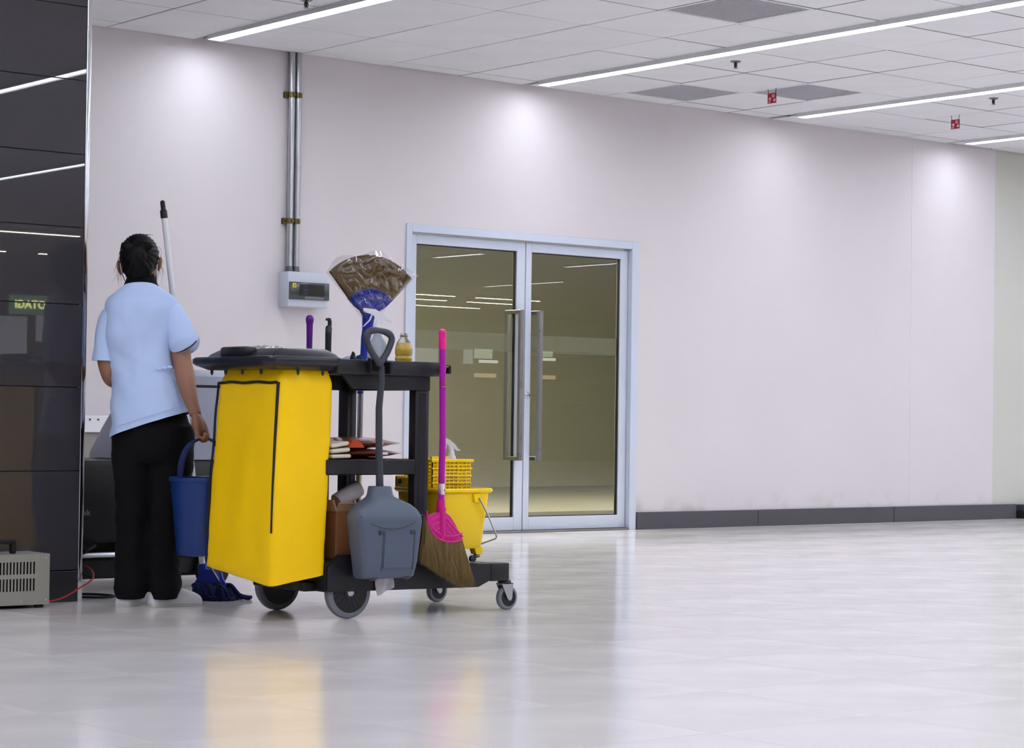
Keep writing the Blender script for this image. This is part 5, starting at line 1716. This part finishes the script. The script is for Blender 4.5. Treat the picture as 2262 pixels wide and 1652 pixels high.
for x_, y_, z_, ax in ((3.955, 7.7985, 0.032, 'y'), (3.955, 7.7985, 0.196, 'y'), (3.85, 7.7985, 0.028, 'y'), (3.955, 7.83, 0.2125, 'z'), (3.87, 7.83, 0.2125, 'z')):
    part('screw', MB().lathe((x_, y_, z_), [(0.004, 0), (0.0038, 0.0015 if ax == 'z' else -0.0015), (0.001, 0.002 if ax == 'z' else -0.002)], 10, ax), ZINC, t)

def floor_cable(name, pts, r, m, label):
    q = crom([tuple(p) for p in pts], 8)
    return solo(name, MB().tube(q, r, 8), m, label, 'cable', (pts[0][0], pts[0][1], 0))
floor_cable('power_cable', [(3.975, 7.93, 0.03), (4.02, 7.93, 0.012), (4.10, 7.94, 0.022), (4.18, 7.955, 0.055), (4.25, 7.965, 0.095), (4.275, 8.05, 0.13), (4.26, 8.2, 0.15), (4.235, 8.32, 0.17)], 0.0035, mat('red_cable', rgb(170, 40, 32), 0.45), 'thin red cable running from the metal box past the pillar foot')
floor_cable('power_cable', [(4.235, 8.6, 0.006), (4.25, 8.3, 0.006), (4.28, 8.12, 0.006), (4.36, 8.06, 0.006), (4.42, 8.10, 0.006), (4.40, 8.2, 0.006), (4.33, 8.28, 0.006), (4.28, 8.4, 0.006)], 0.005, BLKRUB, 'black cable looped on the floor beside the pillar')

# ================================================================ SHOP ACROSS THE HALL (seen only as reflections)
GREEN = emit('sign_green', (0.05, 0.22, 0.07, 1), 2.4)
YEL = emit('sign_letters', (0.80, 0.86, 0.26, 1), 11.0)
t = thing('shop_sign', 'green shop sign with yellow letters, mirrored in the dark pillar', 'sign', (11.63, -7.0, 1.90))
part('board', MB().rbox(11.15, 12.6, -7.04, -7.0, 1.885, 2.11, 0.01, 1), GREEN, t, ang=None)
part('lettering', text_mb('COTAGI', 0.128, (-1, 0, 0), (0, 0, 1), (11.695, -6.998, 1.958), 0.003, 0.003), YEL, t, ang=None)
part('lettering', text_mb('o', 0.135, (-1, 0, 0), (0, 0, 1), (12.07, -6.998, 1.955), 0.003, 0.003), YEL, t, ang=None)
part('medallion', MB().lathe((11.83, -6.995, 1.985), [(0.085, 0.0), (0.08, 0.008), (0.03, 0.010)], 32, 'y'), emit('medallion_orange', (0.9, 0.42, 0.08, 1), 5), t)
SC = emit('lit_poster', (0.85, 0.92, 1.0, 1), 0.9)
SG = emit('lit_sign_green', (0.70, 0.9, 0.66, 1), 1.6)
SW = emit('lit_board_white', (1.0, 1.0, 1.0, 1), 3.0)
for k, (x0, x1, z0, z1, m, l) in enumerate(((10.7, 11.38, 1.42, 1.86, SC, 'lit white shop poster under the left end of the green sign'), (11.50, 12.02, 1.58, 1.88, SC, 'wide lit white shop poster under the middle of the green sign'),
        (21.5, 22.43, 1.66, 1.94, SC, 'lit white shop board mirrored at the left of the left pane'), (23.0, 23.19, 1.70, 1.95, SC, 'narrow lit shop poster mirrored in the left pane'),
        (23.24, 23.62, 1.80, 1.965, SG, 'lit green shop board mirrored left of the pull handles'), (23.34, 23.75, 1.725, 1.775, SW, 'bright white shop strip mirrored left of the pull handles'),
        (24.66, 25.0, 1.87, 1.97, SG, 'lit green shop board mirrored right of the pull handles'), (24.72, 25.07, 1.80, 1.85, SW, 'bright white shop strip mirrored right of the pull handles'))):
    solo('lit_board', MB().rbox(x0, x1, -7.05, -7.01, z0, z1, 0.006, 1), m, l, 'sign', ((x0 + x1) / 2, -7.03, z0), 'lit shop boards', ang=None)
WARMS = emit('warm_shelf_lamp', (1.0, 0.74, 0.40, 1), 1.6)  # lit look of the shelf goods given as emission; they are no lamps
for k, (x0, x1) in enumerate(((23.25, 23.72), (24.72, 25.08))):
    solo('shelf_goods', MB().rbox(x0, x1, -7.06, -7.02, 1.47, 1.54, 0.006, 1), WARMS, ('glowing warm shelf goods mirrored left of the pull handles', 'glowing warm shelf goods mirrored right of the pull handles')[k], 'lamp', ((x0 + x1) / 2, -7.04, 1.47), 'glowing shop shelf goods', ang=None)
for k, (y, xs) in enumerate(((-8.5, [9.5, 11.5, 13.3, 20.8, 22.2, 24.4, 26.4]), (-9.8, [10.0, 12.4, 21.0, 23.6, 25.2, 27.0]), (-11.6, [11.0, 13.8, 15.4, 22.0, 25.0, 27.4]))):
    for a, c in zip(xs[:-1], xs[1:]):
        if c - a > 3:
            continue
        strip(y, [a, c - 0.5], 'warm linear shop light across the hall, %s in the %s row back' % (ORD[xs.index(a)], ORD[k]), z=2.96, w=0.03, m=LAMPW, grp='shop lights', dirx=True, rec=-0.006)
# dark shop fittings
DKS = mat('shop_dark', rgb(54, 48, 44), 0.6)
for k, (x0, x1) in enumerate(((8.6, 10.5), (13.7, 16.0), (17.0, 20.6), (25.0, 28.5))):
    s_ = thing('shop_shelf', 'tall dark shop shelf across the hall, %s from the left' % ORD[k], 'shelf', ((x0 + x1) / 2, -7.4, 0), 0, 'shop shelves')
    part('back_panel', MB().box(x0, x1, -7.62, -7.6, 0, 2.0), DKS, s_, ang=None)
    for q in range(5):
        part('shelf_board', MB().box(x0, x1, -7.6, -7.2, 0.1 + 0.45 * q, 0.13 + 0.45 * q), DKS, s_, ang=None)
